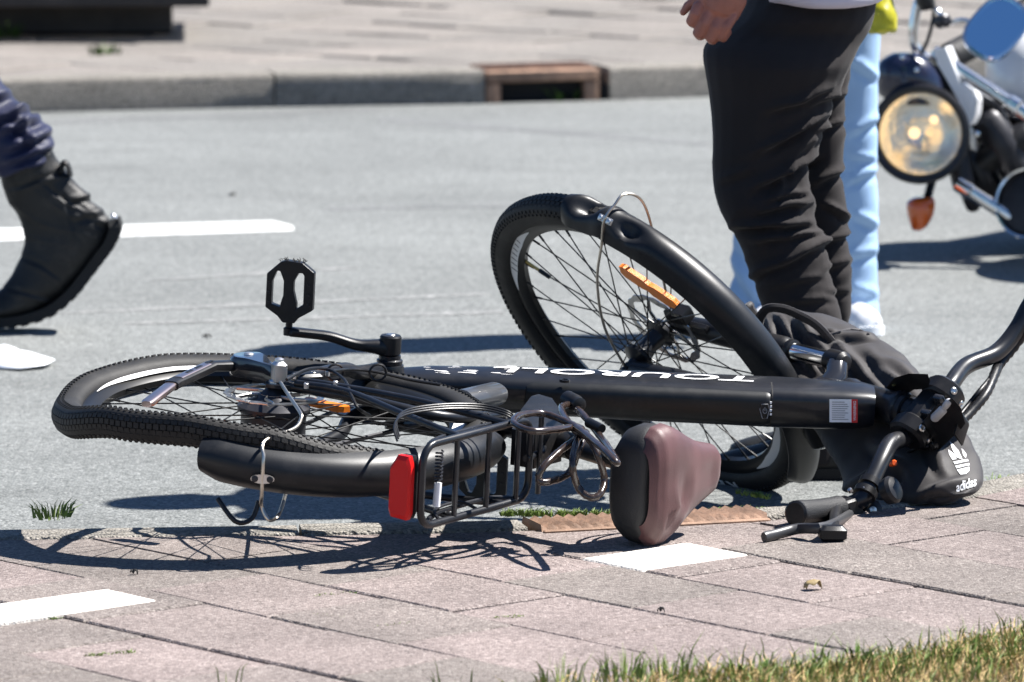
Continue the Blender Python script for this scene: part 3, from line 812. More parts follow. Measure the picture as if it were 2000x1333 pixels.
# black latch block between seat tube and down tube with grey face
lp = [b(x, y, .03) for x, y in ((1000, 838), (1018, 800), (1038, 774), (1052, 770), (1078, 778), (1094, 800), (1100, 832), (1046, 846))]
g = G(); g.prism(lp, (0, 0, -.06)); part(g, 'battery_mount', M_PLASTIC, sharp=20)

# crank arm, up side
CE = b(564, 648, .094)
g = G(); c0 = BB + ZL * .066
arm = [c0, c0.lerp(CE, .12) + ZL * .001, c0.lerp(CE, .35) + ZL * -.002, c0.lerp(CE, .6) + ZL * .004, c0.lerp(CE, .85) + ZL * .002, CE]
ad = (CE - c0).normalized(); aw = ZL.cross(ad)
rings = []
for (p, hz, hy) in zip(cr(arm, 4), *zip(*[lerpl([(0, .016, .018), (.15, .014, .016), (.35, .0095, .013), (.7, .008, .013), (.95, .008, .014), (1, .007, .011)], i / 20) for i in range(21)])):
    rings.append(sect(p, ad, hz, hy, 16, 2.8))
g.loft(rings)
g.lathe(BB + ZL * .058, ZL, [(.012, 0), (.0185, .001), (.0185, .030), (.0165, .033), (.010, .0335)], 24)
crank = part(g, 'crank_arm', M_PLASTIC, sharp=30)
g = G(); g.lathe(BB + ZL * .0905, ZL, [(.0001, .0022), (.007, .0022), (.0085, .001), (.009, 0)], 18); part(g, 'crank_bolt', M_STEEL, crank)
g = G(); g.lathe(CE, ZL, [(.009, -.006), (.0095, .006), (.006, .008), (.006, .020)], 16); part(g, 'pedal_spindle', M_PLASTIC)
def pedal(P, side, parent=None):
    """platform pedal: octagonal plate with two waisted windows, spindle along the crank axis"""
    ex = V((1, -.16, 0)).normalized(); ey = V((.16, 1, 0)).normalized()
    def q(u, v, d): return P + ex * u + ZL * (v * 1.12 * side) + ey * d
    outer = [(-.041, .022), (-.0405, .074), (-.018, .093), (-.008, .096), (.020, .094), (.041, .080), (.041, .022), (.016, .008), (.010, .000), (-.010, .000), (-.020, .010)]
    hl = [(-.031, .028), (-.031, .062), (-.024, .079), (-.018, .079), (-.011, .064), (-.011, .042), (-.015, .030), (-.016, .024)]
    hr = [(.012, .022), (.012, .030), (.006, .050), (.006, .064), (.014, .078), (.021, .078), (.024, .074), (.024, .030)]
    bm = bmesh.new(); th = .0085
    ed = []
    for lp_ in (outer, hl, hr):
        vs = [bm.verts.new(q(u, v, -th)) for u, v in lp_]
        ed += [bm.edges.new((vs[k], vs[(k + 1) % len(vs)])) for k in range(len(vs))]
    bmesh.ops.triangle_fill(bm, edges=ed, use_beauty=True)
    r = bmesh.ops.extrude_face_region(bm, geom=list(bm.faces))
    bmesh.ops.translate(bm, verts=[e for e in r['geom'] if isinstance(e, bmesh.types.BMVert)], vec=ey * (2 * th))
    bmesh.ops.recalc_face_normals(bm, faces=bm.faces)
    me = bpy.data.meshes.new('pedal'); bm.to_mesh(me); bm.free(); me.materials.append(M_PLASTIC)
    o = bpy.data.objects.new('pedal', me); COL.objects.link(o); o.parent = bike
    md = o.modifiers.new('bevel', 'BEVEL'); md.width = .0016; md.segments = 2; md.limit_method = 'ANGLE'
    for u in (-.036, .0325):
        for v in (.03, .045, .06):
            g = G(); g.box(q(u, v, -th), ex * .002, ZL * .002, ey * .002); part(g, 'pedal_pin', M_DARKM, o)
    g = G(); rn = random.Random(2)
    if side > 0:
        for k in range(26):
            u = rn.uniform(-.02, .024); p = q(u, .094, rn.uniform(-th, th)); e = p + V((rn.uniform(-.006, .006), rn.uniform(-.004, .004), rn.uniform(.001, .007)))
            g.tube([p, p.lerp(e, .5) + V((.001, 0, .001)), e], [.0009, .0006, .0003], n=4)
        part(g, 'torn_plastic', M_GRIT, o)
    return o
pedal(CE + ZL * .016, 1)
# other crank and chainring under the bicycle
CE2 = BB - (CE - c0) * .98; CE2.z = -.090
g = G(); g.tube([BB - ZL * .058, BB.lerp(CE2, .5) - ZL * .03, CE2], [.015, .011, .011], n=12); part(g, 'crank_arm', M_PLASTIC)
pedal(CE2 - ZL * .004, -1)
g = G(); n = 84; rings = []
for k in range(n):
    a = 2 * pi * k / n; ro = .083 + (.004 if k % 2 else 0); d = V((cos(a), sin(a), 0))
    rings.append([BB + d * .068 - ZL * .046, BB + d * ro - ZL * .046, BB + d * ro - ZL * .049, BB + d * .068 - ZL * .049])
g.loft(rings, loop=True)
for k in range(4):
    a = 2 * pi * k / 4 + .4; g.tube([BB - ZL * .05, BB + V((cos(a), sin(a), 0)) * .07 - ZL * .048], .008, n=8, flat=.5)
part(g, 'chainring', M_DARKM, sharp=25)
ch = []
for s in (1, -1):
    d = V((-BB.y, BB.x, 0)).normalized() * s
    for k in range(11):
        t = k / 10 if s > 0 else 1 - k / 10; ch.append((BB + d * .087 - ZL * .0475).lerp(d * .04 - ZL * .0475, t))
g = G(); g.tube(ch, .0042, n=6, loop=True, flat=.6); part(g, 'chain', M_DARKM)
g = G(); g.box(V((.02, .07, -.058)), V((.012, .0, 0)), V((-.005, .035, 0)), ZL * .008, .004); g.lathe(V((.03, .10, -.05)), ZL, [(.001, -.004), (.018, -.004), (.018, .004), (.001, .004)], 14); g.lathe(V((.04, .055, -.05)), ZL, [(.001, -.004), (.016, -.004), (.016, .004), (.001, .004)], 14); part(g, 'derailleur', M_PLASTIC, sharp=25)

# kickstand folded back along the wheel
k0 = b(492, 706, .083); k1 = b(524, 742, .070); k2 = b(412, 716, .080); k3 = b(336, 752, .072); k4 = b(286, 790, .066)
g = G(); sh = [(k1 + V((.012, -.010, 0))), k1 + V((.010, .014, 0)), k0 + V((.018, .026, 0)), k0 + V((-.008, .034, 0)), k0 + V((-.034, .012, 0)), k0 + V((-.032, -.020, 0)), k0 + V((-.004, -.036, 0))]
sh = cr(sh, 4, loop=True)
lo = [V((p.x, p.y, .060)) for p in sh]; hi = [V((p.x, p.y, .088)) for p in sh]; cc = sum(sh, V()) / len(sh)
g.loft([lo, hi, [V((p.x + (cc.x - p.x) * .14, p.y + (cc.y - p.y) * .14, .0935)) for p in sh]])
kick = part(g, 'kickstand', mat('gloss_black', (.02, .02, .022), .15, coat=.8), sharp=40)
g = G(); g.lathe(V((k0.x - .006, k0.y + .006, .0935)), ZL, [(.0001, .003), (.006, .0026), (.0085, .001), (.009, -.001)], 20); part(g, 'pivot_bolt', M_ALU, kick)
def flatbar(pts, hz, hy, p=3.2):
    rings = []
    for i, q in enumerate(pts):
        t = pts[min(i + 1, len(pts) - 1)] - pts[max(i - 1, 0)]; rings.append(sect(q, t, hz[i], hy[i], 16, p))
    g = G(); g.loft(rings); return g
g = flatbar([k0 + V((-.02, 0, -.008)), k2, k2.lerp(k3, .35), k3.lerp(k4, -.05), k3.lerp(k4, .05)], [.009, .0085, .008, .008, .008], [.014, .014, .0135, .0135, .0135])
leg = part(g, 'upper_leg', M_PLASTIC, kick, sharp=30)
g = flatbar([k2.lerp(k3, .1) + ZL * .0062, k2.lerp(k3, .85) + ZL * .0062], [.003, .003], [.0088, .0088]); part(g, 'metal_face', M_KICK, kick)
g = G()
for t in (.05, .33, .56): c = k2.lerp(k3, t) + ZL * .0092; d = (k3 - k2).normalized(); g.box(c, d * .010, ZL.cross(d) * .0028, ZL * .0006)
part(g, 'slot', M_SPOKE, kick)
g = flatbar([k3.lerp(k4, .0), k3.lerp(k4, .95), k4], [.0062, .0062, .005], [.0105, .0105, .008]); part(g, 'lower_leg', M_KICK, kick, sharp=30)

# brake caliper, cable ends, small hardware around the rear axle
g = G(); cp = b(545, 728, .086); g.box(cp, V((.011, .004, 0)), V((-.004, .012, 0)), ZL * .019, .005); g.lathe(cp + ZL * .019, ZL, [(.008, 0), (.0075, .004), (.003, .006)], 14); part(g, 'brake_caliper', M_ALU, sharp=30)
g = G(); cp = b(600, 742, .075); g.box(cp, V((.020, .010, 0)), V((-.008, .016, 0)), ZL * .012, .004); part(g, 'caliper_body', M_PLASTIC, sharp=30)
for (x, y, r_) in ((577, 733, .004), (612, 730, .005), (640, 728, .004), (598, 752, .0045), (655, 748, .004)):
    g = G(); c = b(x, y, .085); g.lathe(c, ZL, [(r_, -.006), (r_, .002), (r_ * .7, .003), (r_ * .4, .001)], 6); part(g, 'bolt', M_ALU)
g = G(); g.tube(cr([b(560, 742, .088), b(600, 722, .095), b(640, 722, .09), b(672, 742, .085), b(686, 772, .075), b(700, 798, .06), b(722, 812, .04)], 6), .0028, n=8); part(g, 'brake_cable', M_PLASTIC)
g = G(); g.tube(cr([b(650, 725, .08), b(690, 722, .066), b(740, 728, .06), b(800, 742, .05), b(860, 752, .045)], 6), .0028, n=8); part(g, 'motor_cable', M_PLASTIC)
for x in (655, 738):
    g = G(); g.tube([b(x, 728, .062) + V((.014 * cos(a), .004 * cos(a), .014 * sin(a))) for a in [2 * pi * k / 12 for k in range(12)]], .0022, n=6, loop=True); part(g, 'cable_tie', M_PLASTIC)

# rear fender over the saddle-side arc of the wheel, its stays and rack
def fender(W, R, th0, th1, hw, name, n=60, dent=None, drop=.0):
    rings = []
    for i in range(n + 1):
        th = th0 + (th1 - th0) * i / n; ring = []; ins = []
        e = min(1, (i + .6) / 3, (n - i + .6) / 3)
        for k in range(13):
            s = -1 + 2 * k / 12; rr = R - .020 * s * s - .012 * abs(s) ** 5
            dd = dent(math.degrees(th), s) if dent else 0
            ring.append(W(rr - dd, th, hw * s * (.75 + .25 * e))); ins.append(W(rr - dd - .0025, th, hw * .97 * s * (.75 + .25 * e)))
        rings.append(ring + ins[::-1])
    g = G(); g.loft(rings); return g
def WRf(r, th, z):
    d = max(0, (300 - math.degrees(th) % 360) / 46); return V((r * cos(th), r * sin(th), z - .006 + .026 * d * d))
fend = part(fender(WRf, .391, radians(254.5), radians(350), .037, 'rear_fender'), 'rear_fender', M_FENDER, sharp=40)
def out_r(px, z, R=.394):
    """point on the rear fender's outside at picture column px"""
    lo, hi = radians(245), radians(352)
    for _ in range(40):
        m_ = (lo + hi) / 2; p = BM @ V((R * cos(m_), R * sin(m_), z)); c = p - CAM; x = 1000 + FPX * c.dot(_cx) / -c.dot(_cz)
        if x < px: lo = m_
        else: hi = m_
    return V((R * cos(lo), R * sin(lo), z)), lo
f1, fth = out_r(513, .0); er = V((cos(fth), sin(fth), 0)); et = V((-sin(fth), cos(fth), 0))
g = G()
sw = [b(548, 748, .080), b(566, 776, .078), b(586, 806, .070), b(588, 818, .064), b(574, 838, .056), f1 + er * -.02 + ZL * .052, f1 + er * .002 + ZL * .030, f1 + er * .004, f1 + er * .001 - ZL * .030, f1 - er * .012 - ZL * .052, f1 - er * .004 - ZL * .072 + et * .014, f1 - er * .02 - ZL * .060 + et * .03, V((.03, -.06, -.07)), V((.004, -.004, -.075))]
g.tube(cr(sw, 5), .0031, n=8); part(g, 'fender_stay', M_WIRE, fend)
g = G(); c = f1 + er * .003 - ZL * .004
g.loft([[c + et * (.019 * cos(a) * (1 if abs(cos(a)) > .3 else .9)) + ZL * (.0075 * sin(a)) + er * h for a in [2 * pi * k / 20 for k in range(20)]] for h in (0, .0035)])
br = part(g, 'stay_bracket', M_STEEL, fend, sharp=30)
for s in (-1, 1):
    g = G(); g.lathe(c + et * (.012 * s) + er * .0035, er, [(.0055, 0), (.005, .0025), (.0025, .003)], 14); part(g, 'bolt', M_DARKM, br)
# wire loops on the far lower side
g = G(); q0 = f1 - ZL * .045 - et * .06; g.tube(cr([q0 + et * -.01 - er * .02, q0 + et * .02 - ZL * .03 + er * .004, q0 + et * .045 - ZL * .028 - er * .01, q0 + et * .055 - er * .02], 4), .004, n=8); part(g, 'lower_stay', M_PLASTIC, fend)

RA = b(827, 872, .066); RB = b(1038, 817, .066); RA.z = RB.z = 0; RD = (RB - RA).normalized(); RLn = (RB - RA).length; RU = V((RD.y, -RD.x, 0))
rack = None
g = G(); hw = .066
def rp(s, z, u=0.0): return RA + RD * s + ZL * z + RU * u
cor = []
for (s, z, a0) in ((RLn - .03, hw - .03, 0), (.03, hw - .03, 90), (.03, -hw + .03, 180), (RLn - .03, -hw + .03, 270)):
    for t in range(5):
        a = radians(a0 + t * 22.5); cor.append(rp(s + .03 * cos(a), z + .03 * sin(a)))
g.tube(cor, .0062, n=12, loop=True)
rack = part(g, 'rear_rack', M_FRAME)
for s_ in (.095, .185, .27, .335):
    g = G(); g.tube([rp(s_, -hw + .002), rp(s_, hw - .002)], .0046, n=10, flat=1.5); part(g, 'rack_bar', M_FRAME, rack)
for s in (1, -1):
    g = G(); g.tube(cr([rp(.02, hw * s * .98, -.003), rp(.09, hw * .93 * s, -.028), rp(.23, hw * .93 * s, -.03), rp(RLn - .03, hw * s * .97, -.004)], 5), .0046, n=8); part(g, 'side_rail', M_FRAME, rack)
    g = G(); a = V((.035, -.02, .074 * s)); m_ = V((.12, -.075, .076 * s)); e_ = rp(.10, hw * s); g.tube(cr([a, m_, m_.lerp(e_, .5), e_], 5), .0062, n=10); part(g, 'rack_strut', M_FRAME, rack)
    g = G(); a = V((.04, -.012, .078 * s)); e_ = rp(.24, hw * s, -.004); g.tube(cr([a, a.lerp(e_, .5) + V((.01, -.004, .006 * s)), e_], 6), .0062, n=10); part(g, 'rack_strut', M_FRAME, rack)
    g = G(); g.tube(cr([rp(.06, hw * s, 0), rp(.075, hw * s * .8, -.024), rp(.15, hw * s * .8, -.028), rp(.17, hw * s, -.002)], 4), .0028, n=7); part(g, 'wire_loop', M_FRAME, rack)
g = G(); g.tube([rp(RLn - .01, 0, 0), rp(RLn + .05, 0, -.01), ST0.lerp(ST1, .86)], .006, n=10); part(g, 'rack_brace', M_FRAME, rack)
# spring clip on the rack
g = G(); sp_ = []
for k in range(60):
    a = k / 60 * 2 * pi * 9; sp_.append(rp(.052 + .006 * cos(a), .05 - .05 * k / 60, -.004 + .006 * sin(a)))
g.tube(sp_, .0016, n=5); part(g, 'rack_spring', M_DARKM, rack)
g = G(); g.tube([rp(.052, -.002, -.004), rp(.05, -.04, -.004)], .006, n=10); part(g, 'spring_label', M_WHITE, rack)
# red reflector
rc = b(788, 948, .0); g = G()
oc = [(u * .95, v * .92) for u, v in ((-.021, -.045), (-.016, -.056), (.016, -.058), (.021, -.046), (.021, .036), (.015, .054), (-.006, .054), (-.021, .03))]
ru = (RU * .75 - RD * .35).normalized(); rdir = V((ru.y, -ru.x, 0)) * -1
if rdir.x < 0: rdir = -rdir
nn = -RD
rt_ = RU
g.loft([[rc + rt_ * (u * k) + ZL * (v * k) + nn * h for u, v in oc] for h, k in ((0, 1), (.010, 1), (.014, .86))])
part(g, 'rear_reflector', M_RED, sharp=25)
g = G(); g.loft([[rc + rt_ * (u * .98) + ZL * (v * .98) - nn * h for u, v in oc] for h in (.0005, .012)]); part(g, 'reflector_base', M_PLASTIC, sharp=25)

# ---- saddle
fa_ = radians(58); SF = V((cos(fa_), sin(fa_), 0)); SU = V((sin(fa_), -cos(fa_), 0))
S0 = b(1226, 950, -.026)
rings = []; rings2 = []
prof = [(-.008, .060, .020, .044), (.0, .082, .034, .052), (.02, .096, .042, .056), (.05, .098, .043, .056), (.08, .088, .042, .052), (.11, .073, .039, .046), (.15, .056, .035, .040), (.185, .047, .031, .034), (.21, .041, .026, .029), (.230, .028, .016, .022), (.235, .010, .005, .014)]
def sad(s, hwz, ht, hb, kk, sc=1.0):
    ring = []
    for k in range(28):
        a = 2 * pi * k / 28; ca, sa = cos(a), sin(a)
        z = hwz * math.copysign(abs(ca) ** .72, ca) * sc
        if sa >= 0: u = ht * .78 * abs(sa) ** .8 * sc - .004 - .006 * (1 - abs(z) / hwz) * (1 if ht > .03 else .3)
        else: u = -hb * abs(sa) ** .6 * (1.0 if kk else .98)
        ring.append(S0 + SF * s + SU * (u + .018) + ZL * z)
    return ring
g = G(); base_r = [sad(*p_, 1) for p_ in prof]; g.loft(base_r)
sdl = part(g, 'saddle', M_SADDLEB, sharp=60)
# brown padded cover on top
cov = []
for p_ in prof:
    s, hwz, ht, hb = p_; ring = []
    for k in range(17):
        a = pi * (-.02 + 1.04 * k / 16); ca, sa = cos(a), sin(a)
        z = hwz * 1.022 * math.copysign(abs(ca) ** .72, ca)
        fold = 0
        u = ht * max(0, sa) ** .8 - .006 * (1 - min(1, abs(z) / hwz)) * (1 if ht > .03 else .3) + .0055
        nz = noise.noise(V((s * 14, z * 9, 2.2))) * .004 + 1.7 * (.006 * math.exp(-((s - .050 - (z + .03) * .5) / .010) ** 2) - .007 * math.exp(-((s - .072 - (z + .03) * .5) / .009) ** 2) + .005 * math.exp(-((s - .094 - (z + .03) * .5) / .010) ** 2)) * math.exp(-((z + .03) / .035) ** 2)
        u += nz * max(0, sa)
        ring.append(S0 + SF * (s + .001 if s > 0 else s + .004) + SU * (u + .018) + ZL * z)
    cov.append(ring)
# refine along length
fine = []
for i in range(len(cov) - 1):
    for t in range(4):
        fine.append([a.lerp(c_, t / 4) for a, c_ in zip(cov[i], cov[i + 1])])
fine.append(cov[-1])
g = G(); g.loft(fine, closed=False, caps=False); part(g, 'saddle_cover', M_SADDLE, sdl, sharp=60)
g = G()
for z in (.022, -.022): g.tube(cr([S0 + SF * .05 - SU * .02 + ZL * z, S0 + SF * .10 - SU * .05 + ZL * z * .9, S0 + SF * .17 - SU * .05 + ZL * z * .9, S0 + SF * .23 - SU * .01 + ZL * z * .5], 5), .0035, n=8)
part(g, 'saddle_rail', M_STEEL, sdl)
g = G(); g.box(SP1, SF * .02, SU * .018, ZL * .024, .004); part(g, 'saddle_clamp', M_PLASTIC)

# ---- fork
CR = -.145
for s in (1, -1):
    top = fr(.062 * s, -.004, CR + .008); low = FHUB + FLn * (.062 * s) + FA * .01 - FF * 0
    ax_ = (low - top).normalized()
    g = G(); g.tube([top, top + ax_ * .16], .0155, n=20); part(g, 'fork_stanchion', M_CHROME)
    g = G(); g.lathe(top + ax_ * .115, ax_, [(.015, 0), (.0205, .003), (.0205, .012), (.018, .016), (.022, .022), (.0225, .03), (.0215, .20), (.018, .28), (.016, .305), (.012, .31)], 22); part(g, 'fork_lower', M_PLASTIC, sharp=30)
    g = G(); g.prism([low + FLn * (-.005 * s) + FA * u + FF * v for u, v in ((.05, -.012), (.05, .012), (-.006, .016), (-.018, .006), (-.012, -.012))], FLn * (.010 * s)); part(g, 'fork_dropout', M_PLASTIC)
    g = G(); g.lathe(top, -ax_, [(.0185, -.03), (.0205, -.026), (.0205, .006), (.014, .012), (.004, .014)], 22); part(g, 'fork_cap', M_PLASTIC, sharp=30)
g = G(); g.tube([fr(-.062, -.004, CR), fr(-.03, 0, CR + .022), fr(.03, 0, CR + .022), fr(.062, -.004, CR)], [.019, .022, .022, .019], n=18); g.tube([fr(0, 0, CR + .01), fr(0, 0, -.07)], [.024, .022], n=18); part(g, 'fork_crown', mat('gloss_black', (.02, .02, .022), .15, coat=.8), sharp=50)
# front caliper behind the wheel
g = G(); cp = FHUB + FLn * .05 + FA * .06 - FF * .045; g.box(cp, FA * .024, FF * .014, FLn * .016, .004); g.box(cp + FA * .03 + FF * .03, FA * .03, FF * .012, FLn * .006, .002); part(g, 'brake_caliper', M_PLASTIC, sharp=30)
g = G(); g.lathe(FHUB - FLn * .062, -FLn, [(.006, 0), (.010, .002), (.010, .012), (.006, .016)], 14); g.tube([FHUB - FLn * .07, FHUB - FLn * .078 + FF * .03, FHUB - FLn * .07 + FF * .06], [.005, .0045, .006], n=8); part(g, 'quick_release', M_DARKM)
# front fender, dented where it was struck
def dent(d, s):
    return .040 * max(0, 1 - abs(d - 280.5 - 3 * s) / 5.5) * math.exp(-((s - .25) / .6) ** 2) + .020 * math.exp(-((d - 296) / 3.6) ** 2) * math.exp(-((s + .15) / .38) ** 2) - .007 * math.exp(-((d - 287.5) / 2.2) ** 2)
def WFf(r, th, z): return WF(r, th, z - .012)
ff = part(fender(WFf, .380, radians(273), radians(402), .037, 'front_fender', 110, dent), 'front_fender', M_FENDER, sharp=40)
fth = radians(289.5); er = FA * cos(fth) + FF * sin(fth); et = -FA * sin(fth) + FF * cos(fth); f1 = FHUB + er * .386
g = G(); nr = FHUB - FLn * .066
sw = [nr, nr.lerp(FHUB + er * .342 - FLn * .047, .3) - FLn * .006 - et * .03, nr.lerp(FHUB + er * .342 - FLn * .047, .68) - FLn * .008 - et * .024, FHUB + er * .342 - FLn * .05, f1 - FLn * .030 + er * .002, f1 + er * .010, f1 + FLn * .03 + er * .010, FHUB + er * .357 + FLn * .055 + et * .012, FHUB + er * .25 + FLn * .062 + et * .012, FHUB + er * .02 + FLn * .066]
g.tube(cr(sw, 6), .0026, n=8); part(g, 'fender_stay', M_WIRE, ff)
g = G(); c = f1 - FLn * .026 - er * .002; nn2 = (er * .8 - FLn * .6).normalized(); tz = et; tw_ = nn2.cross(tz)
g.box(c + nn2 * .003, tz * .015, tw_ * .006, nn2 * .002, .0015)
for s in (-1, 1): g.lathe(c + nn2 * .005 + tz * (.009 * s), nn2, [(.0048, 0), (.0042, .003), (.002, .0035)], 10)
part(g, 'stay_bracket', M_ALU, ff, sharp=30)
# headlight under the down tube
hc = fl(1612, 858, -.01); g = G(); hd = (FF * .9 + FA * .2 - FLn * .1).normalized()
g.lathe(hc - hd * .03, hd, [(.012, -.03), (.024, -.018), (.029, .01), (.029, .03)], 26); hl_ = part(g, 'front_light', M_PLASTIC, sharp=30)
g = G(); g.lathe(hc, hd, [(.027, -.002), (.027, .003), (.02, .008), (.001, .010)], 26); part(g, 'lens', mat('light_lens', (.55, .56, .56), .15, coat=.5), hl_)
g = G(); g.tube([hc - hd * .04, fr(0, .03, CR + .03)], .006, n=8); part(g, 'light_bracket', M_PLASTIC, hl_)

# ---- stem, handlebar, controls
BC = fr(0, -.012, .128)
g = G(); g.tube([fr(0, 0, .092), fr(0, -.002, .112)], .024, n=20); g.box(fr(0, -.006, .118), FLn * .040, FF * .026, FA * .022, .008); part(g, 'stem', M_PLASTIC, sharp=30)
for s in (1, -1):
    c = BC + FLn * (.046 * s); n_ = 20
    g = G(); ring = lambda r, k: [c + FLn * k + (FF * cos(a) + FA * sin(a)) * r * (1.12 if abs(sin(a)) > .75 else 1) for a in [2 * pi * q / n_ for q in range(n_)]]
    g.loft([ring(.028, -.017), ring(.033, -.012), ring(.033, .012), ring(.028, .017)]); cl_ = part(g, 'bar_clamp', M_PLASTIC, sharp=35)
    for a in (radians(65), radians(115)):
        g = G(); d = FF * cos(a) + FA * sin(a); g.lathe(c + d * .0335, d, [(.0065, 0), (.0065, .004), (.004, .006), (.003, .0045)], 12); part(g, 'bolt', M_STEEL, cl_)
    g = G(); g.box(BC + FLn * (.018 * s) + FA * .024 - FF * .010, FLn * .006, FF * .018, FA * .012, .004); part(g, 'cap_ridge', mat('gloss_black', (.02, .02, .022), .15, coat=.8), cl_)
barp = [fl(1556, 1003, -.375), fl(1605, 997, -.318), fl(1652, 990, -.262), fl(1686, 972, -.232), fl(1703, 938, -.195), fl(1722, 898, -.150), fl(1740, 866, -.105), BC + FLn * -.06, BC, BC + FLn * .06, fl(1886, 716, .135), fl(1945, 690, .205), fl(1985, 645, .265), fl(2020, 585, .325), fl(2080, 540, .40), fl(2140, 530, .46)]
g = G(); g.tube(cr(barp, 6), .0152, n=18); hb = part(g, 'handlebar', M_FRAME)
def along(i0, i1, n=6): return [barp[i0].lerp(barp[i1], t / n) for t in range(n + 1)]
g = G(); gp = cr(barp[:3], 5); gp = gp[:9]; g.tube(gp, [.0215, .022, .021, .0203, .0198, .0195, .0195, .0198, .0205][:len(gp)], n=20, round_ends=False); grip = part(g, 'grip', M_GRIP, sharp=50)
gd_ = (gp[0] - gp[1]).normalized(); g = G(); g.lathe(gp[0], gd_, [(.0215, -.002), (.0215, .003), (.018, .006), (.0001, .0065)], 20); part(g, 'grip_end', M_PLASTIC, grip)
g = G(); gp2 = barp[-3:]; g.tube(gp2, [.0175, .018, .019], n=18); part(g, 'grip', M_GRIP)
# brake lever: perch and blade
pc = barp[2].lerp(barp[3], .1); g = G(); g.box(pc + FA * .002, (barp[3] - barp[1]).normalized() * .016, FF * .018, FA * .017, .004); part(g, 'lever_perch', M_PLASTIC, sharp=30)
def gz(px, py, h): return BI @ at_z(px, py, PZ + h)
g = G(); lv = [pc + FF * .018, gz(1612, 1030, .022), gz(1560, 1033, .017), gz(1520, 1043, .012), gz(1492, 1050, .010)]; lvp = cr(lv, 4)
g.tube(lvp, [.009] * (len(lvp) - 2) + [.0095, .0085], n=10, flat=.75); part(g, 'brake_lever', mat('grey_lever', (.05, .05, .052), .4, .3))
g = G(); c = gz(1626, 1042, .015); g.box(c, V((.022, .004, 0)), V((-.003, .012, 0)), ZL * .013, .006); part(g, 'shift_lever', M_PLASTIC, sharp=30)
g = G(); q_ = barp[1].lerp(barp[2], .6); g.tube([c, c.lerp(q_, .5), q_], [.010, .009, .011], n=12); part(g, 'shift_mount', M_PLASTIC)
g = G(); c = fl(1700, 998, -.225); g.lathe(c, (FF * -.3 + V((.3, -1, .25))), [(.010, -.018), (.018, -.012), (.0205, .0), (.018, .010), (.010, .015), (.001, .016)], 22); thr = part(g, 'shifter', M_PLASTIC, sharp=40)
g = G(); g.lathe(c + V((.003, -.0135, .0045)), V((.3, -1, .25)), [(.007, 0), (.006, .003), (.001, .004)], 12); part(g, 'cap', M_ALU, thr)
for t, r_ in ((.25, .0205), (.8, .0195)):
    c = barp[3].lerp(barp[4], t); d = (barp[4] - barp[3]).normalized(); g = G(); g.lathe(c, d, [(.0135, -.008), (r_, -.006), (r_, .006), (.0135, .008)], 22); part(g, 'clamp_band', M_PLASTIC, sharp=35)
c = fl(1740, 958, -.205); g = G(); g.lathe(c, V((.75, -.45, .5)), [(.010, -.014), (.022, -.010), (.024, .004), (.020, .010), (.010, .013), (.001, .014)], 26); part(g, 'bell', M_PLASTIC, sharp=30)
for (x, y, l_) in ((1662, 990, -.25), (1680, 984, -.24), (1668, 972, -.24), (1694, 968, -.225)):
    c = fl(x, y, l_) + FF * -.014; g = G(); g.lathe(c, -FF, [(.0045, 0), (.004, .006), (.002, .007)], 8); part(g, 'bolt', M_ALU)
g = G(); c = fl(1745, 905, -.12); g.lathe(c, V((.25, -.9, .3)), [(.0055, -.01), (.0055, .004), (.004, .006)], 12); part(g, 'orange_plug', mat('orange_plug', (.75, .10, .01), .4))
# display console beside the bar
dc_ = [fl(x, y, -.04) for x, y in ((1806, 880), (1832, 880), (1882, 832), (1874, 802), (1856, 782), (1822, 800), (1790, 840), (1792, 868))]
dn = (BI3 @ (V((.2, -.85, .5)).normalized()))
g = G(); cen = sum(dc_, V()) / len(dc_)
g.loft([dc_ if False else [p - dn * .012 for p in dc_], [p + dn * .010 for p in dc_], [cen + (p - cen) * .9 + dn * .014 for p in dc_]]); dsp = part(g, 'display', M_PLASTIC, sharp=30)
for (x0, y0, x1, y1, r_) in ((1822, 822, 1838, 806, .0082), (1842, 800, 1848, 792, .0062)):
    a, e_ = fl(x0, y0, -.04) + dn * .0150, fl(x1, y1, -.04) + dn * .0150; g = G(); g.tube([a, e_], r_, n=12, round_ends=True, flat=1); part(g, 'toggle', mat('pale_grey_plastic', (.42, .42, .43), .5), dsp)
# open bracket beyond the stem
br_ = [fl(x, y, .03) for x, y in ((1722, 800), (1720, 770), (1748, 738), (1775, 730), (1812, 731), (1808, 746), (1780, 748), (1758, 762), (1744, 790))]
g = G(); g.prism(br_, FF * .018 - FA * .004); brk = part(g, 'light_bracket', M_PLASTIC, sharp=30)
g = G(); g.lathe(fl(1747, 753, .03) - FF * .001, -FF, [(.004, 0), (.004, .001), (.0015, .001)], 12); part(g, 'rivet', mat('brass', (.55, .38, .12), .3, 1.0), brk)
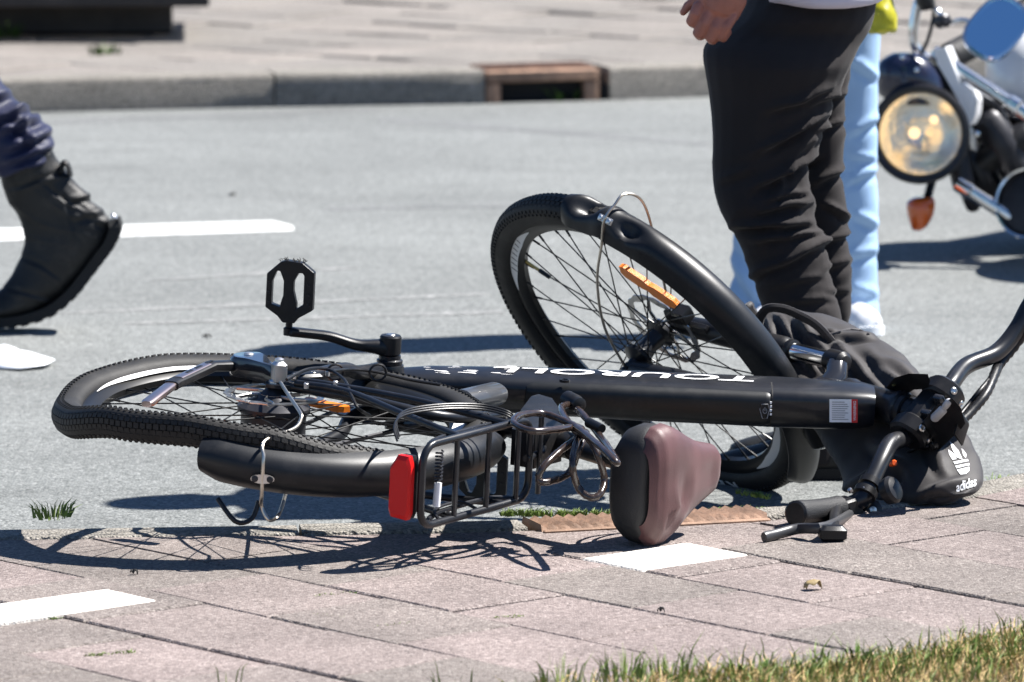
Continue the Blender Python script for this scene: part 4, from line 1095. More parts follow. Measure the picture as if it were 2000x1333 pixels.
# cables: spiral wrapped loom and loose cables
def loom(pts, r, name, wrap=True):
    pl = cr(pts, 8); g = G(); g.tube(pl, [r * (1 + (.22 if wrap and k % 2 else 0)) for k in range(len(pl))], n=10); return part(g, name, M_PLASTIC, sharp=60)
loom([fl(2030, 605, .31), fl(1985, 672, .25), fl(1952, 712, .20), fl(1944, 728, .17), fl(1925, 770, .11), fl(1895, 806, .06), fl(1862, 838, .01), fl(1835, 862, -.03), fl(1815, 872, -.05)], .0078, 'cable_loom')
loom([fl(1944, 728, .17), fl(1915, 762, .11), fl(1894, 788, .08), fl(1872, 815, .04)], .0045, 'cable', False)
loom([fl(1815, 872, -.05), fl(1790, 876, -.06), fl(1750, 900, -.07), fl(1728, 930, -.12), fl(1700, 955, -.19)], .0035, 'cable', False)
loom([fl(1815, 868, -.04), fl(1770, 862, -.03), fl(1710, 862, -.02), fl(1660, 845, -.02), fl(1620, 836, -.02), fl(1560, 826, -.02)], .0042, 'cable', False)
loom([fl(1800, 872, -.05), fl(1740, 884, -.05), fl(1690, 868, -.04), fl(1650, 852, -.03), fl(1600, 832, -.02)], .003, 'cable', False)
loom([fl(1780, 868, -.05), fl(1720, 872, -.04), fl(1668, 858, -.03), fl(1630, 842, -.03)], .0028, 'cable', False)

# ---- cable lock slung on rack and seat post
lock = empty('cable_lock', (0, 0, 0), BM); tag(lock, 'dark coiled cable lock looped around the seat post and rack', 'bicycle lock')
lk = [b(1128, 800, .052), b(1140, 812, .05), b(1170, 850, .04), b(1195, 885, .045), b(1205, 905, .05), b(1180, 880, .06), b(1140, 846, .062), b(1110, 826, .064), b(1060, 808, .07), b(1015, 812, .075), b(1004, 828, .072), b(1040, 842, .07), b(1095, 838, .066), b(1130, 835, .055), b(1135, 850, .05), b(1095, 880, .03), b(1062, 912, .01), b(1052, 936, -.01), b(1068, 942, -.015), b(1110, 925, -.01), b(1130, 880, .03), b(1145, 845, .05), b(1128, 860, .045), b(1118, 905, .02), b(1128, 950, -.02), b(1152, 972, -.035), b(1172, 965, -.03), b(1180, 935, -.01), b(1168, 890, .03), b(1150, 858, .05), b(1120, 838, .055), b(1096, 800, .058), b(1110, 790, .056)]
g = G(); cp = cr(lk, 7); g.tube(cp, [.0058 * (1 + .07 * sin(k * 1.9)) for k in range(len(cp))], n=12); part(g, 'cable', M_LOCK, lock, sharp=60)
g = G(); a = b(1108, 780, .058); e_ = b(1152, 802, .056); dd = (e_ - a).normalized(); g.lathe(a, dd, [(.008, 0), (.0145, .001), (.0145, .030), (.0125, .034), (.0125, .044), (.008, .046)], 24); part(g, 'lock_body', M_PLASTIC, lock, sharp=30)
g = G(); g.lathe(a, -dd, [(.0001, .002), (.004, .002), (.005, -.002)], 14); part(g, 'key_slot', M_ALU, lock)
g = G(); a2 = b(1176, 838, .05); g.tube([b(1150, 826, .052), a2], [.0085, .0075], n=14); part(g, 'ferrule', M_PLASTIC, lock)

# ---- elastic cords wound over the rack strut
bun = empty('elastic_strap', (0, 0, 0), BM); tag(bun, 'black triple elastic strap wound over the rear rack struts', 'strap')
for k in range(3):
    dy = 4.5 * k; pth = [b(776 + 2 * k, 862 - dy, .066), b(770 + 2 * k, 838 - dy, .082), b(778 + 2 * k, 818 - dy, .088), b(810, 806 - dy, .088), b(870, 799 - dy, .086), b(940, 800 - dy, .082), b(990, 812 - dy, .076), b(1004, 824 - dy, .066)]
    g = G(); g.tube(cr(pth, 6), .0019, n=8); part(g, 'cord', M_PLASTIC, bun)

# ================================================================== PEOPLE
def ringpx(x0, y0, x1, y1, D, w, n=22, tilt=0.0):
    """cross-section of a limb: picture-plane chord (x0,y0)-(x1,y1) at distance D, half-depth w metres"""
    a = at_d(x0, y0, D); c = at_d(x1, y1, D); m = (a + c) / 2; u = (c - a) / 2; d = V((0, 1, tilt)).normalized()
    return [m + u * cos(2 * pi * k / n) + d * (w * sin(2 * pi * k / n)) for k in range(n)]
def resample(rings, sub=3):
    out = []
    n = len(rings)
    for i in range(n - 1):
        for t in range(sub):
            t /= sub; r = []
            for k in range(len(rings[0])):
                a, b_, c, d = rings[max(i - 1, 0)][k], rings[i][k], rings[i + 1][k], rings[min(i + 2, n - 1)][k]
                r.append(.5 * ((2 * b_) + (c - a) * t + (2 * a - 5 * b_ + 4 * c - d) * t * t + (3 * b_ - a - 3 * c + d) * t ** 3))
            out.append(r)
    out.append(rings[-1]); return out
def folds(period, amp, env, slope=(-.55, .83), seed=0.0, base=.004):
    def f(p):
        q = V((p.x, p.y, p.z)); w = noise.noise(q * 6 + V((seed, 3, 1)))
        s = slope[0] * p.x + slope[1] * p.z + .35 * (p.y) + .05 * w
        r = (1 - abs(sin(pi * s / period + 1.6 * noise.noise(q * 9 + V((seed, 0, 0)))))) ** 2.2
        return amp * env(p.z) * (r - .35) * (.55 + .9 * noise.noise(q * 4.3 + V((5, seed, 2)))) + base * noise.noise(q * 14 + V((seed, 9, 4)))
    return f
def upper_body(root, W, hip, face, shirt, hem_z, armL, armR, head=True):
    """shirt with sleeves, head with hair.  face: heading angle; arms: lists of world points shoulder..wrist"""
    fx = V((cos(face), sin(face), 0)); sd = V((-sin(face), cos(face), 0))
    g = G(); tab = [(hem_z, .118, .185), (hem_z + .10, .122, .178), (1.15, .118, .165), (1.30, .125, .19), (1.40, .115, .205), (1.46, .08, .15), (1.50, .058, .06)]
    rings = [[V((hip.x, hip.y, z)) + fx * (a * cos(t)) + sd * (b_ * sin(t)) for t in [2 * pi * k / 26 for k in range(26)]] for z, a, b_ in tab]
    g.loft(resample(rings, 3))
    for arm in (armL, armR):
        pts = cr(arm, 5); n = len(pts); m = int(n * .62); g.tube(pts[:m + 1], [.062 - .014 * k / m for k in range(m + 1)], n=16, round_ends=True)
    o = g.obj('shirt', shirt, root); remesh(o, .012, folds(.11, .010, lambda z: 1, base=.004), 3); local(o, W)
    if head:
        c = V((hip.x, hip.y, 1.665)) + fx * .03; g = G()
        rings = []
        for k in range(15):
            a = -pi / 2 + pi * k / 14; z = .118 * sin(a); r = cos(a) ** .8 if cos(a) > 0 else 0
            jaw = 1 - .22 * max(0, -sin(a))
            rings.append([c + V((0, 0, z)) + fx * (.098 * r * cos(t) * jaw + (.012 if z < 0 else 0)) + sd * (.076 * r * sin(t) * jaw) for t in [2 * pi * q / 20 for q in range(20)]])
        g.loft(rings); g.tube([V((hip.x, hip.y, 1.44)), c - V((0, 0, .07)) - fx * .01], [.06, .055], n=16, round_ends=True)
        g.tube([c + fx * .098 + V((0, 0, .012)), c + fx * .118 - V((0, 0, .022))], [.008, .015], n=10, round_ends=True)
        for s in (1, -1): g.tube([c + sd * (.076 * s) - fx * .008 + V((0, 0, .02)), c + sd * (.08 * s) - fx * .004 - V((0, 0, .028))], [.016, .011], n=8, round_ends=True)
        o = g.obj('head', M_SKIN, root); remesh(o, .007, None, 3); local(o, W)
        for s in (1, -1):
            g = G(); g.lathe(c + fx * .088 + sd * (.032 * s) + V((0, 0, .016)), fx, [(.001, .008), (.008, .006), (.011, 0)], 12); local(g.obj('eye', mat('eye_dark', (.03, .02, .02), .2), root), W)
        g = G(); g.tube([c + fx * .098 + sd * .022 - V((0, 0, .055)), c + fx * .104 - V((0, 0, .056)), c + fx * .098 - sd * .022 - V((0, 0, .055))], .005, n=8); local(g.obj('mouth', mat('lips', (.30, .08, .07), .5), root), W)
        g = G(); rings = []
        for k in range(9):
            a = radians(-10 + 100 * k / 8); z = .126 * sin(a); r = max(cos(a), .02) ** .8
            rings.append([c - fx * .012 + V((0, 0, z + .012)) + fx * (.100 * r * cos(t)) + sd * (.086 * r * sin(t)) for t in [2 * pi * q / 20 for q in range(20)]])
        g.loft(rings); local(g.obj('hair', M_HAIR, root), W)

def skin_arm(root, W, arm, extra=None, name='forearm'):
    g = G(); pts = cr(arm, 5); n = len(pts); m = int(n * .5); g.tube(pts[m:], [.042 - .015 * k / (n - m) for k in range(n - m)], n=14, round_ends=True)
    if extra: extra(g)
    o = g.obj(name, M_SKIN, root); remesh(o, .0026, None, 1); local(o, W); return o

# ---- person in black trousers standing behind the front wheel
P1D = 10.32
o1 = at_d(1570, 945, P1D); o1.z = 0; PW1 = Matrix.Translation(o1)
p1 = empty('person', o1); tag(p1, 'person in black trousers and pale top standing behind the front wheel', 'person')
near = [(-70, 1476, 1716), (-20, 1462, 1714), (30, 1440, 1708), (60, 1405, 1700), (90, 1374, 1680), (127, 1374, 1664), (178, 1383, 1640), (230, 1389, 1622), (281, 1391, 1604), (332, 1391, 1584), (360, 1392, 1583), (385, 1396, 1590), (415, 1406, 1592), (440, 1420, 1597), (460, 1433, 1612), (485, 1446, 1620), (510, 1456, 1620), (536, 1463, 1625), (561, 1473, 1630), (587, 1483, 1637), (612, 1489, 1643), (680, 1497, 1648), (780, 1510, 1650), (860, 1518, 1650), (905, 1522, 1648)]
far = [(60, 1540, 1690), (127, 1545, 1664), (178, 1550, 1656), (230, 1550, 1651), (332, 1548, 1648), (385, 1552, 1652), (434, 1560, 1658), (480, 1564, 1658), (510, 1568, 1663), (560, 1578, 1665), (612, 1590, 1664), (650, 1594, 1655), (760, 1590, 1660), (900, 1590, 1662)]
g = G()
S1 = mpp(P1D)
def legloft(tab, D, kdep, dshift=lambda y: 0):
    return resample([ringpx(a, y, c, y, D + dshift(y), (c - a) / 2 * mpp(D) * kdep(y)) for y, a, c in tab], 2)
g.loft(legloft(near, P1D, lambda y: 1.15 if y < 40 else .82, lambda y: .09 * max(0, 1 - max(0, y) / 130)))
g.loft(legloft(far, P1D + .17, lambda y: 1.0))
tro = g.obj('trousers', M_TROUS, p1)
zk = at_d(1500, 440, P1D).z
fn1_ = folds(.085, .034, lambda z: .30 + 1.0 * math.exp(-((z - zk - .06) / .17) ** 2), (-.62, .78), 1.3, .006)
def fn1(p):
    k = max(0, min(1, (p.x - (o1.x - .13)) / .12)); return fn1_(p) * (.25 + .75 * k)
cr1 = creases([((1490, 218), (1628, 168), .012, 8), ((1470, 302), (1618, 220), .017, 8), ((1462, 374), (1600, 298), .019, 8), ((1490, 394), (1578, 372), .010, 5), ((1470, 414), (1584, 392), .015, 6), ((1425, 442), (1594, 432), .017, 7), ((1462, 470), (1612, 450), .012, 6), ((1448, 548), (1620, 468), .013, 8), ((1500, 562), (1622, 530), .005, 7), ((1520, 592), (1638, 583), .006, 6), ((1400, 352), (1470, 330), .006, 8),
    ((1570, 206), (1655, 178), .010, 6), ((1590, 256), (1652, 232), .010, 6), ((1585, 362), (1650, 326), .013, 7), ((1606, 396), (1660, 428), .013, 6), ((1598, 474), (1664, 452), .012, 6), ((1606, 524), (1664, 505), .008, 7), ((1612, 570), (1662, 566), .006, 6)])
def fn2(p): return cr1(p) + .25 * fn1(p)
remesh(tro, .0052, fn2, 3, 1); local(tro, PW1)
# shoes (behind the bicycle)
def shoe(root, W, x, y, face, m, sole, L=.29, hs=1.0):
    fx = V((cos(face), sin(face), 0)); sd = V((-sin(face), cos(face), 0)); c = V((x, y, 0))
    rings = []
    for s, hw, ht in ((-.10, .025, .06), (-.085, .036, .10), (-.03, .038, .115), (.03, .041, .085), (.09, .046, .06), (.15, .042, .045), (.18, .028, .035), (.19, .012, .028)):
        rings.append([c + fx * s * L / .29 + sd * (hw * cos(t)) + V((0, 0, .022 + hs * max(0, ht - .02) * max(0, sin(t)) - .006 * max(0, -sin(t)))) for t in [2 * pi * k / 18 for k in range(18)]])
    g = G(); g.loft(rings); o = local(g.obj('shoe', m, root, sharp=60), W)
    g = G(); g.loft([[c + fx * s * L / .29 + sd * (hw * 1.06 * k) + V((0, 0, z)) for k, z in ((-1, .002), (1, .002), (1, .022), (-1, .022))] for s, hw in ((-.104, .024), (-.085, .037), (0, .039), (.09, .047), (.15, .043), (.193, .014))]); local(g.obj('sole', sole, o, sharp=60), Matrix())
    o.children[0].data.transform(W.inverted())
q = at_d(1585, 905, P1D); shoe(p1, PW1, q.x, P1D, pi * .97, M_BOOT, M_SOLE)
q = at_d(1625, 905, P1D + .17); shoe(p1, PW1, q.x, P1D + .17, pi * .95, M_BOOT, M_SOLE)
hipc = at_d(1592, -40, P1D + .07); hz = at_d(1600, 24, P1D).z
sh_n = V((hipc.x - .01, hipc.y - .20, 1.42)); sh_f = V((hipc.x, hipc.y + .20, 1.42))
wr = at_d(1418, -34, P1D - .10)
armN = [sh_n, V((hipc.x - .03, hipc.y - .24, 1.20)), V((hipc.x - .07, hipc.y - .245, 1.08)), at_d(1440, -110, P1D - .12), wr]
armF = [sh_f, V((hipc.x + .02, hipc.y + .25, 1.18)), V((hipc.x + .0, hipc.y + .25, 1.06)), V((hipc.x - .10, hipc.y + .22, .93)), V((hipc.x - .13, hipc.y + .22, .86))]
upper_body(p1, PW1, hipc + V((.012, 0, 0)), pi, M_SHIRT, hz + .012, armN, armF)
def hand(g, D, dx=0, dy=0):
    r = mpp(D)
    def q(x, y, d=0): return at_d(x + dx, y + dy, D + d)
    g.tube([q(1420, -40), q(1416, -14), q(1408, 6)], [30 * r, 37 * r, 36 * r], n=18, round_ends=True)
    g.tube([q(1396, -22), q(1380, 2), q(1372, 16)], [24 * r, 22 * r, 15 * r], n=14, round_ends=True)
    g.tube([q(1438, -30), q(1438, 6), q(1430, 30)], [24 * r, 20 * r, 15 * r], n=14, round_ends=True)
    g.tube([q(1376, 14), q(1398, 24), q(1424, 32)], [17 * r, 18 * r, 16 * r], n=14, round_ends=True)
    for (kx, ky, mx, my, rr) in ((1364, 14, 1351, 42, 12.5), (1387, 26, 1364, 66, 12.8), (1407, 34, 1388, 75, 12.2), (1430, 34, 1409, 71, 11)):
        g.tube([q(kx, ky, -.010), q((kx + mx) / 2, (ky + my) / 2, -.016), q(mx, my, -.010), q(mx + 3, my + 3, .008), q(mx + 12, my - 8, .026)], [rr * 1.0 * r, rr * .93 * r, rr * .96 * r, rr * .9 * r, rr * .8 * r], n=14, round_ends=True)
    g.tube([q(1384, -8, .004), q(1358, 2, .010), q(1342, 14, .014), q(1334, 25, .014)], [16 * r, 12 * r, 9.5 * r, 7 * r], n=12, round_ends=True)
skin_arm(p1, PW1, armN, lambda g: hand(g, P1D - .10), 'hand')
def plain_hand(wrist, D):
    def f(g):
        w = wrist; g.tube([w, w - V((.01, 0, .07))], [.028, .034], n=12, round_ends=True)
        for k in range(4): a = w - V((.03 - .02 * k, 0, .08)); g.tube([a, a - V((.004, .008, .035)), a - V((-.012, .012, .06))], [.0095, .009, .008], n=8, round_ends=True)
        g.tube([w - V((.02, .0, .03)), w - V((.045, .01, .06)), w - V((.05, .012, .08))], [.012, .010, .008], n=8, round_ends=True)
    return f
skin_arm(p1, PW1, armF, plain_hand(armF[-1], 0), 'hand')

# ---- person in pale blue flared trousers further out on the road
P2D = 12.4
o2 = at_d(1580, 649, P2D); o2.z = 0; PW2 = Matrix.Translation(o2)
p2 = empty('person', o2); tag(p2, 'person in pale blue flared trousers standing behind the black-trousered one', 'person')
g = G()
g.loft(legloft([(-90, 1560, 1752), (-40, 1580, 1742), (20, 1592, 1728), (70, 1600, 1720), (180, 1612, 1717), (300, 1618, 1714), (420, 1615, 1716), (520, 1605, 1715), (600, 1594, 1717), (651, 1582, 1722)], P2D, lambda y: .85, lambda y: .05))
g.loft(legloft([(-60, 1500, 1700), (70, 1490, 1610), (180, 1470, 1590), (300, 1452, 1570), (400, 1440, 1562), (470, 1431, 1560), (540, 1427, 1560), (590, 1421, 1562), (651, 1412, 1566)], P2D, lambda y: .85, lambda y: .02))
t2 = g.obj('trousers', M_BLUE, p2); cr2 = creases([((1650, 110), (1718, 150), .009, 8), ((1656, 262), (1716, 226), .009, 8), ((1660, 300), (1714, 312), .007, 6), ((1650, 352), (1716, 330), .009, 7), ((1668, 418), (1716, 440), .009, 7), ((1655, 500), (1716, 486), .008, 8), ((1660, 560), (1716, 575), .007, 8), ((1425, 500), (1490, 600), .010, 10), ((1440, 470), (1530, 560), .008, 9)])
remesh(t2, .007, lambda p: cr2(p) + .003 * noise.noise(p * 12), 2, 1); local(t2, PW2)
for x, dd in ((1500, .0), (1668, .04)):
    q = at_d(x, 640, P2D + dd); shoe(p2, PW2, q.x, P2D + dd - .04, pi / 2 + (.3 if x > 1600 else -.2), M_WHITEP, M_PAPER, .26, .5)
h2 = V((o2.x + .03, P2D + .05, .95))
a2 = [V((h2.x + .19, h2.y, 1.42)), V((h2.x + .25, h2.y - .02, 1.18)), V((h2.x + .25, h2.y - .06, 1.05)), V((h2.x + .20, h2.y - .12, .99)), V((h2.x + .155, h2.y - .15, .92))]
a2b = [V((h2.x - .19, h2.y, 1.42)), V((h2.x - .25, h2.y, 1.18)), V((h2.x - .25, h2.y - .04, 1.06)), V((h2.x - .22, h2.y - .1, .92)), V((h2.x - .2, h2.y - .12, .86))]
upper_body(p2, PW2, h2, -pi / 2, mat('teal_top', (.10, .25, .28), .85, bump=.2, bscale=500), .93, a2, a2b)
skin_arm(p2, PW2, a2, plain_hand(a2[-1], 0), 'hand'); skin_arm(p2, PW2, a2b, plain_hand(a2b[-1], 0), 'hand')
# crumpled yellow plastic bag in that hand
yb = [(-150, 1712, 1726), (-80, 1714, 1730), (-30, 1712, 1738), (-5, 1704, 1742), (20, 1696, 1749), (45, 1690, 1754), (58, 1692, 1752), (64, 1700, 1745)]
g = G(); g.loft(resample([ringpx(a, y, c, y, 12.28, .035 if 0 < y < 60 else .010, 16) for y, a, c in yb], 3))
for i, v in enumerate(g.v): g.v[i] = v + V((noise.noise(v * 40), noise.noise(v * 40 + V((3, 1, 2))), noise.noise(v * 40 + V((7, 7, 2))))) * .008
tag(g.obj('plastic_bag', M_YELLOW, sharp=30), 'small crumpled yellow plastic bag held beside the pale blue trousers', 'plastic bag')

# ---- walking person at the left: navy trousers, black lace boot
P3D = 12.42
o3 = at_d(-40, 640, P3D); o3.z = 0; PW3 = Matrix.Translation(o3)
p3 = empty('person', o3); tag(p3, 'person in navy trousers striding in a black ankle boot, heel raised', 'person')
bt = [(2, 322, 104, 292), (0, 345, 112, 312), (12, 385, 142, 348), (36, 425, 182, 394), (46, 458, 214, 425), (46, 480, 216, 456), (34, 515, 196, 494), (4, 562, 152, 546), (-34, 588, 98, 596), (-62, 600, 42, 616), (-86, 610, -14, 623), (-98, 618, -50, 626), (-104, 624, -80, 628)]
bwid = [.052, .050, .046, .043, .042, .042, .042, .045, .049, .050, .044, .032, .014]
rings = resample([ringpx(*c, P3D, w) for c, w in zip(bt, bwid)], 3)
g = G(); g.loft(rings)
crb = creases([((8, 372), (136, 334), -.005, 4), ((70, 352), (200, 432), -.005, 4), ((120, 360), (150, 470), -.004, 4), ((150, 400), (215, 440), .006, 6), ((130, 392), (186, 380), .006, 6), ((140, 425), (205, 410), .006, 6), ((40, 500), (120, 545), -.004, 4), ((0, 560), (110, 590), -.004, 4)])
def bootfold(p):
    return crb(p) + .0022 * noise.noise(p * 26) + .0035 * (1 - abs(sin(pi * (p.z * .9 + p.x * .4) / .045 + 2 * noise.noise(p * 10)))) ** 4 * math.exp(-((p.z - .26) / .07) ** 2)
boot = g.obj('boot', M_BOOT, p3); remesh(boot, .0042, bootfold, 2, 1); local(boot, PW3)
so_ = [(222, 428), (226, 446), (214, 476), (192, 506), (166, 540), (140, 572), (100, 604), (50, 621), (0, 628), (-50, 631), (-100, 630)]
sp3 = cr([at_d(x, y, P3D) for x, y in so_], 4); rings = []
for i, p in enumerate(sp3):
    t = (sp3[min(i + 1, len(sp3) - 1)] - sp3[max(i - 1, 0)]).normalized(); n_ = V((t.z, 0, -t.x)); n_ = -n_ if n_.dot(V((.5, 0, -.8))) < 0 else n_
    w = lerpl([(0, .026), (.08, .040), (.35, .036), (.65, .050), (.88, .048), (1, .022)], i / len(sp3))[0]
    rings.append([p + n_ * hh + V((0, s * w, 0)) for s, hh in ((-1, -.012), (-1, .010), (1, .010), (1, -.012))])
g = G(); g.loft(rings); sole = local(g.obj('sole', M_SOLE, boot, sharp=40), PW3)
for i in range(2, len(sp3) - 2, 2):
    p = sp3[i]; t = (sp3[i + 1] - sp3[i - 1]).normalized(); n_ = V((t.z, 0, -t.x)); n_ = -n_ if n_.dot(V((.5, 0, -.8))) < 0 else n_
    w = lerpl([(0, .026), (.08, .040), (.35, .036), (.65, .050), (.88, .048), (1, .022)], i / len(sp3))[0]
    if p.z - .018 < .004: continue
    g = G(); g.box(p + n_ * .0105, t * .008, V((0, w, 0)), n_ * .0025); local(g.obj('sole_lug', M_SOLE, boot), PW3)
g = G(); g.tube(cr([at_d(x, y, P3D - .02) for x, y in ((118, 338), (124, 318), (132, 322), (138, 345))], 4), .006, n=8, flat=2.2); local(g.obj('pull_tab', M_BOOT, boot), PW3)
g = G(); g.lathe(at_d(222, 424, P3D - .015), V((.8, -.5, .5)), [(.001, .006), (.006, .005), (.009, 0)], 12); local(g.obj('heel_stud', M_ALU, boot), PW3)
tl = [(-330, -160, -170, -160), (-300, -60, -140, -75), (-215, 60, -75, 45), (-150, 130, -20, 118), (-112, 185, 18, 178), (-82, 225, 52, 212), (-55, 262, 94, 244), (-36, 296, 104, 272), (-22, 326, 104, 296), (-6, 350, 88, 322)]
g = G(); g.loft(resample([ringpx(*c, P3D, w) for c, w in zip(tl, (.095, .09, .08, .072, .07, .07, .074, .074, .070, .062))], 3))
# other leg, already planted ahead
hp = at_d(-250, -160, P3D + .16)
g.loft(resample([[V((hp.x + x, P3D + .19, z)) + V((r * cos(t), r * sin(t), 0)) for t in [2 * pi * k / 22 for k in range(22)]] for x, z, r in ((0, hp.z, .105), (-.08, hp.z - .2, .095), (-.15, .55, .08), (-.2, .42, .075), (-.24, .2, .07), (-.27, .09, .075))], 3))
g.loft([[V((hp.x, P3D + .08, z)) + V((rx * cos(t), ry * sin(t), 0)) for t in [2 * pi * k / 26 for k in range(26)]] for z, rx, ry in ((hp.z - .06, .12, .17), (hp.z + .06, .13, .18), (hp.z + .14, .125, .175))])
t3 = g.obj('trousers', M_NAVY, p3); cr3 = creases([((-30, 236), (62, 208), .016, 8), ((-10, 262), (84, 226), .014, 7), ((10, 290), (98, 252), .018, 8), ((0, 318), (102, 284), .016, 7), ((20, 338), (96, 312), .010, 5), ((30, 216), (72, 288), .012, 9), ((-40, 190), (24, 180), .010, 9)])
remesh(t3, .006, lambda p: cr3(p) + .004 * noise.noise(p * 13), 2, 1); local(t3, PW3)
shoe(p3, PW3, hp.x - .30, P3D + .19, pi, M_BOOT, M_SOLE, .31)
h3 = V((hp.x, P3D + .08, .95))
a3 = [V((h3.x, h3.y - .19, 1.42)), V((h3.x + .05, h3.y - .25, 1.18)), V((h3.x + .06, h3.y - .25, 1.08)), V((h3.x - .06, h3.y - .24, .96)), V((h3.x - .14, h3.y - .22, .90))]
a3b = [V((h3.x, h3.y + .19, 1.42)), V((h3.x - .02, h3.y + .25, 1.18)), V((h3.x + .03, h3.y + .25, 1.06)), V((h3.x + .0, h3.y + .24, .94)), V((h3.x - .02, h3.y + .22, .88))]
upper_body(p3, PW3, h3, pi, M_NAVY, hp.z + .06, a3, a3b)
skin_arm(p3, PW3, a3, plain_hand(a3[-1], 0), 'hand'); skin_arm(p3, PW3, a3b, plain_hand(a3b[-1], 0), 'hand')

# ================================================================== GYM BAG
def bagD(x, y): return 9.46 + .42 * (988 - y) / 385 + .26 * (1900 - x) / 400
bt = [(594, 1502, 1518, .012), (602, 1490, 1545, .022), (618, 1482, 1600, .032), (634, 1480, 1655, .038), (656, 1483, 1704, .044), (690, 1494, 1746, .050), (720, 1504, 1778, .055), (760, 1530, 1812, .058), (800, 1562, 1850, .066), (840, 1606, 1876, .070), (880, 1632, 1893, .074), (915, 1646, 1904, .074), (945, 1652, 1909, .070), (966, 1662, 1900, .054), (980, 1664, 1872, .036), (988, 1700, 1836, .014)]
rings = []
for y, a, c, w in bt:
    A, C = at_d(a, y, bagD(a, y)), at_d(c, y, bagD(c, y)); m = (A + C) / 2; u = (C - A) / 2; d = V((-u.y, u.x, 0)).normalized()
    rings.append([m + u * cos(t) + d * (w * math.copysign(abs(sin(t)) ** .8, sin(t))) for t in [2 * pi * k / 36 for k in range(36)]])
g = G(); g.loft(resample(rings, 3))
bagc = at_d(1780, 985, 9.5); bagc.z = PZ; BGW = Matrix.Translation(bagc)
bag = empty('gym_bag', bagc); tag(bag, 'black drawstring gym bag with white logo slumped behind the handlebar', 'bag')
bb_ = g.obj('bag_body', M_BAG, bag)
crg = creases([((1496, 612), (1540, 720), .016, 9), ((1512, 606), (1600, 730), .018, 9), ((1545, 615), (1660, 740), .020, 11), ((1600, 640), (1720, 760), .014, 12), ((1600, 660), (1712, 656), .010, 7), ((1505, 680), (1530, 770), .010, 8), ((1680, 680), (1790, 780), .012, 12), ((1720, 700), (1800, 745), .010, 9), ((1630, 965), (1770, 905), .014, 11), ((1780, 978), (1890, 935), .012, 8), ((1800, 830), (1850, 930), .010, 12), ((1700, 860), (1790, 940), .012, 12), ((1820, 965), (1890, 962), .008, 6)])
def bagfold(p): return crg(p) + .014 * noise.noise(p * 8) + .003 * noise.noise(p * 24)
remesh(bb_, .005, bagfold, 2, 1)
for v in bb_.data.vertices:
    if v.co.z < PZ + .002: v.co.z = PZ + .002
bvh = BVHTree.FromPolygons([v.co.copy() for v in bb_.data.vertices], [tuple(p.vertices) for p in bb_.data.polygons])
def onbag(x, y, off=.0022):
    d = ray(x, y).normalized(); h = bvh.ray_cast(CAM, d)
    return (h[0] - d * off) if h[0] is not None else at_d(x, y, bagD(x, y) - .09)
local(bb_, BGW)
def bagpoly(name, poly, parent=bb_):
    # subdivided fan so the print follows the cloth
    cx_ = sum(p[0] for p in poly) / len(poly); cy_ = sum(p[1] for p in poly) / len(poly); g = G(); R_ = 3; n = len(poly); vs = [onbag(cx_, cy_)]; fs = []
    for r in range(1, R_ + 1):
        for p in poly: vs.append(onbag(cx_ + (p[0] - cx_) * r / R_, cy_ + (p[1] - cy_) * r / R_))
    for k in range(n): fs.append((0, 1 + k, 1 + (k + 1) % n))
    for r in range(R_ - 1):
        for k in range(n): a = 1 + r * n; fs.append((a + k, a + n + k, a + n + (k + 1) % n, a + (k + 1) % n))
    g.add(vs, fs); o = g.obj(name, M_WHITE, parent, smooth=False); return local(o, BGW)
# three-leaf emblem, tilted, cut by stripes: axis from (1884,925) up to (1856,858)
for poly in ([(1880, 898), (1868, 893), (1860, 878), (1855, 862), (1862, 869), (1872, 880)], [(1868, 897), (1860, 898), (1854, 888), (1852, 878), (1860, 884), (1866, 890)], [(1886, 895), (1881, 888), (1878, 876), (1882, 880), (1888, 888)],
             [(1862, 902), (1890, 897), (1892, 901), (1865, 907)], [(1866, 910), (1893, 905), (1894, 909), (1868, 915)], [(1869, 918), (1893, 912), (1893, 920), (1886, 926), (1876, 927)]):
    bagpoly('emblem_piece', poly)
uv, fs = text_mesh('adidas', 1, 0, .02); g = G()
g.add([onbag(1868 + u * 39, 962 - u * 13 - v * 19) for u, v in uv], fs); local(g.obj('bag_lettering', M_WHITE, bb_, smooth=False), BGW)
# drawstring loop and seam at the neck
g = G(); lp = [at_d(1478, 655, 10.0), at_d(1484, 622, 9.98), at_d(1500, 603, 9.97), at_d(1530, 604, 9.97), at_d(1560, 616, 9.97), at_d(1600, 640, 9.95), at_d(1640, 690, 9.93), at_d(1652, 726, 9.90)]
g.tube(cr(lp, 5), .006, n=8, flat=1.6); local(g.obj('drawstring', M_BAG, bag), BGW)
g = G(); g.tube(cr([at_d(1478, 622, 9.99), at_d(1466, 606, 9.99), at_d(1458, 594, 9.99)], 3), [.008, .008, .009, .009, .011, .011, .009], n=8, flat=1.3); local(g.obj('cord_end', M_BAG, bag), BGW)
g = G(); g.tube([onbag(x, y, .001) for x, y in ((1620, 654), (1640, 648), (1660, 644), (1680, 646), (1696, 654))], .0028, n=6); local(g.obj('zip', mat('zip_grey', (.06, .055, .055), .4), bb_), BGW)
g = G(); c = at_d(1878, 838, 9.47); g.box(c, V((.008, .01, -.012)), V((0, .010, 0)), V((.006, 0, .02)), .003); local(g.obj('buckle', M_PLASTIC, bag), BGW)

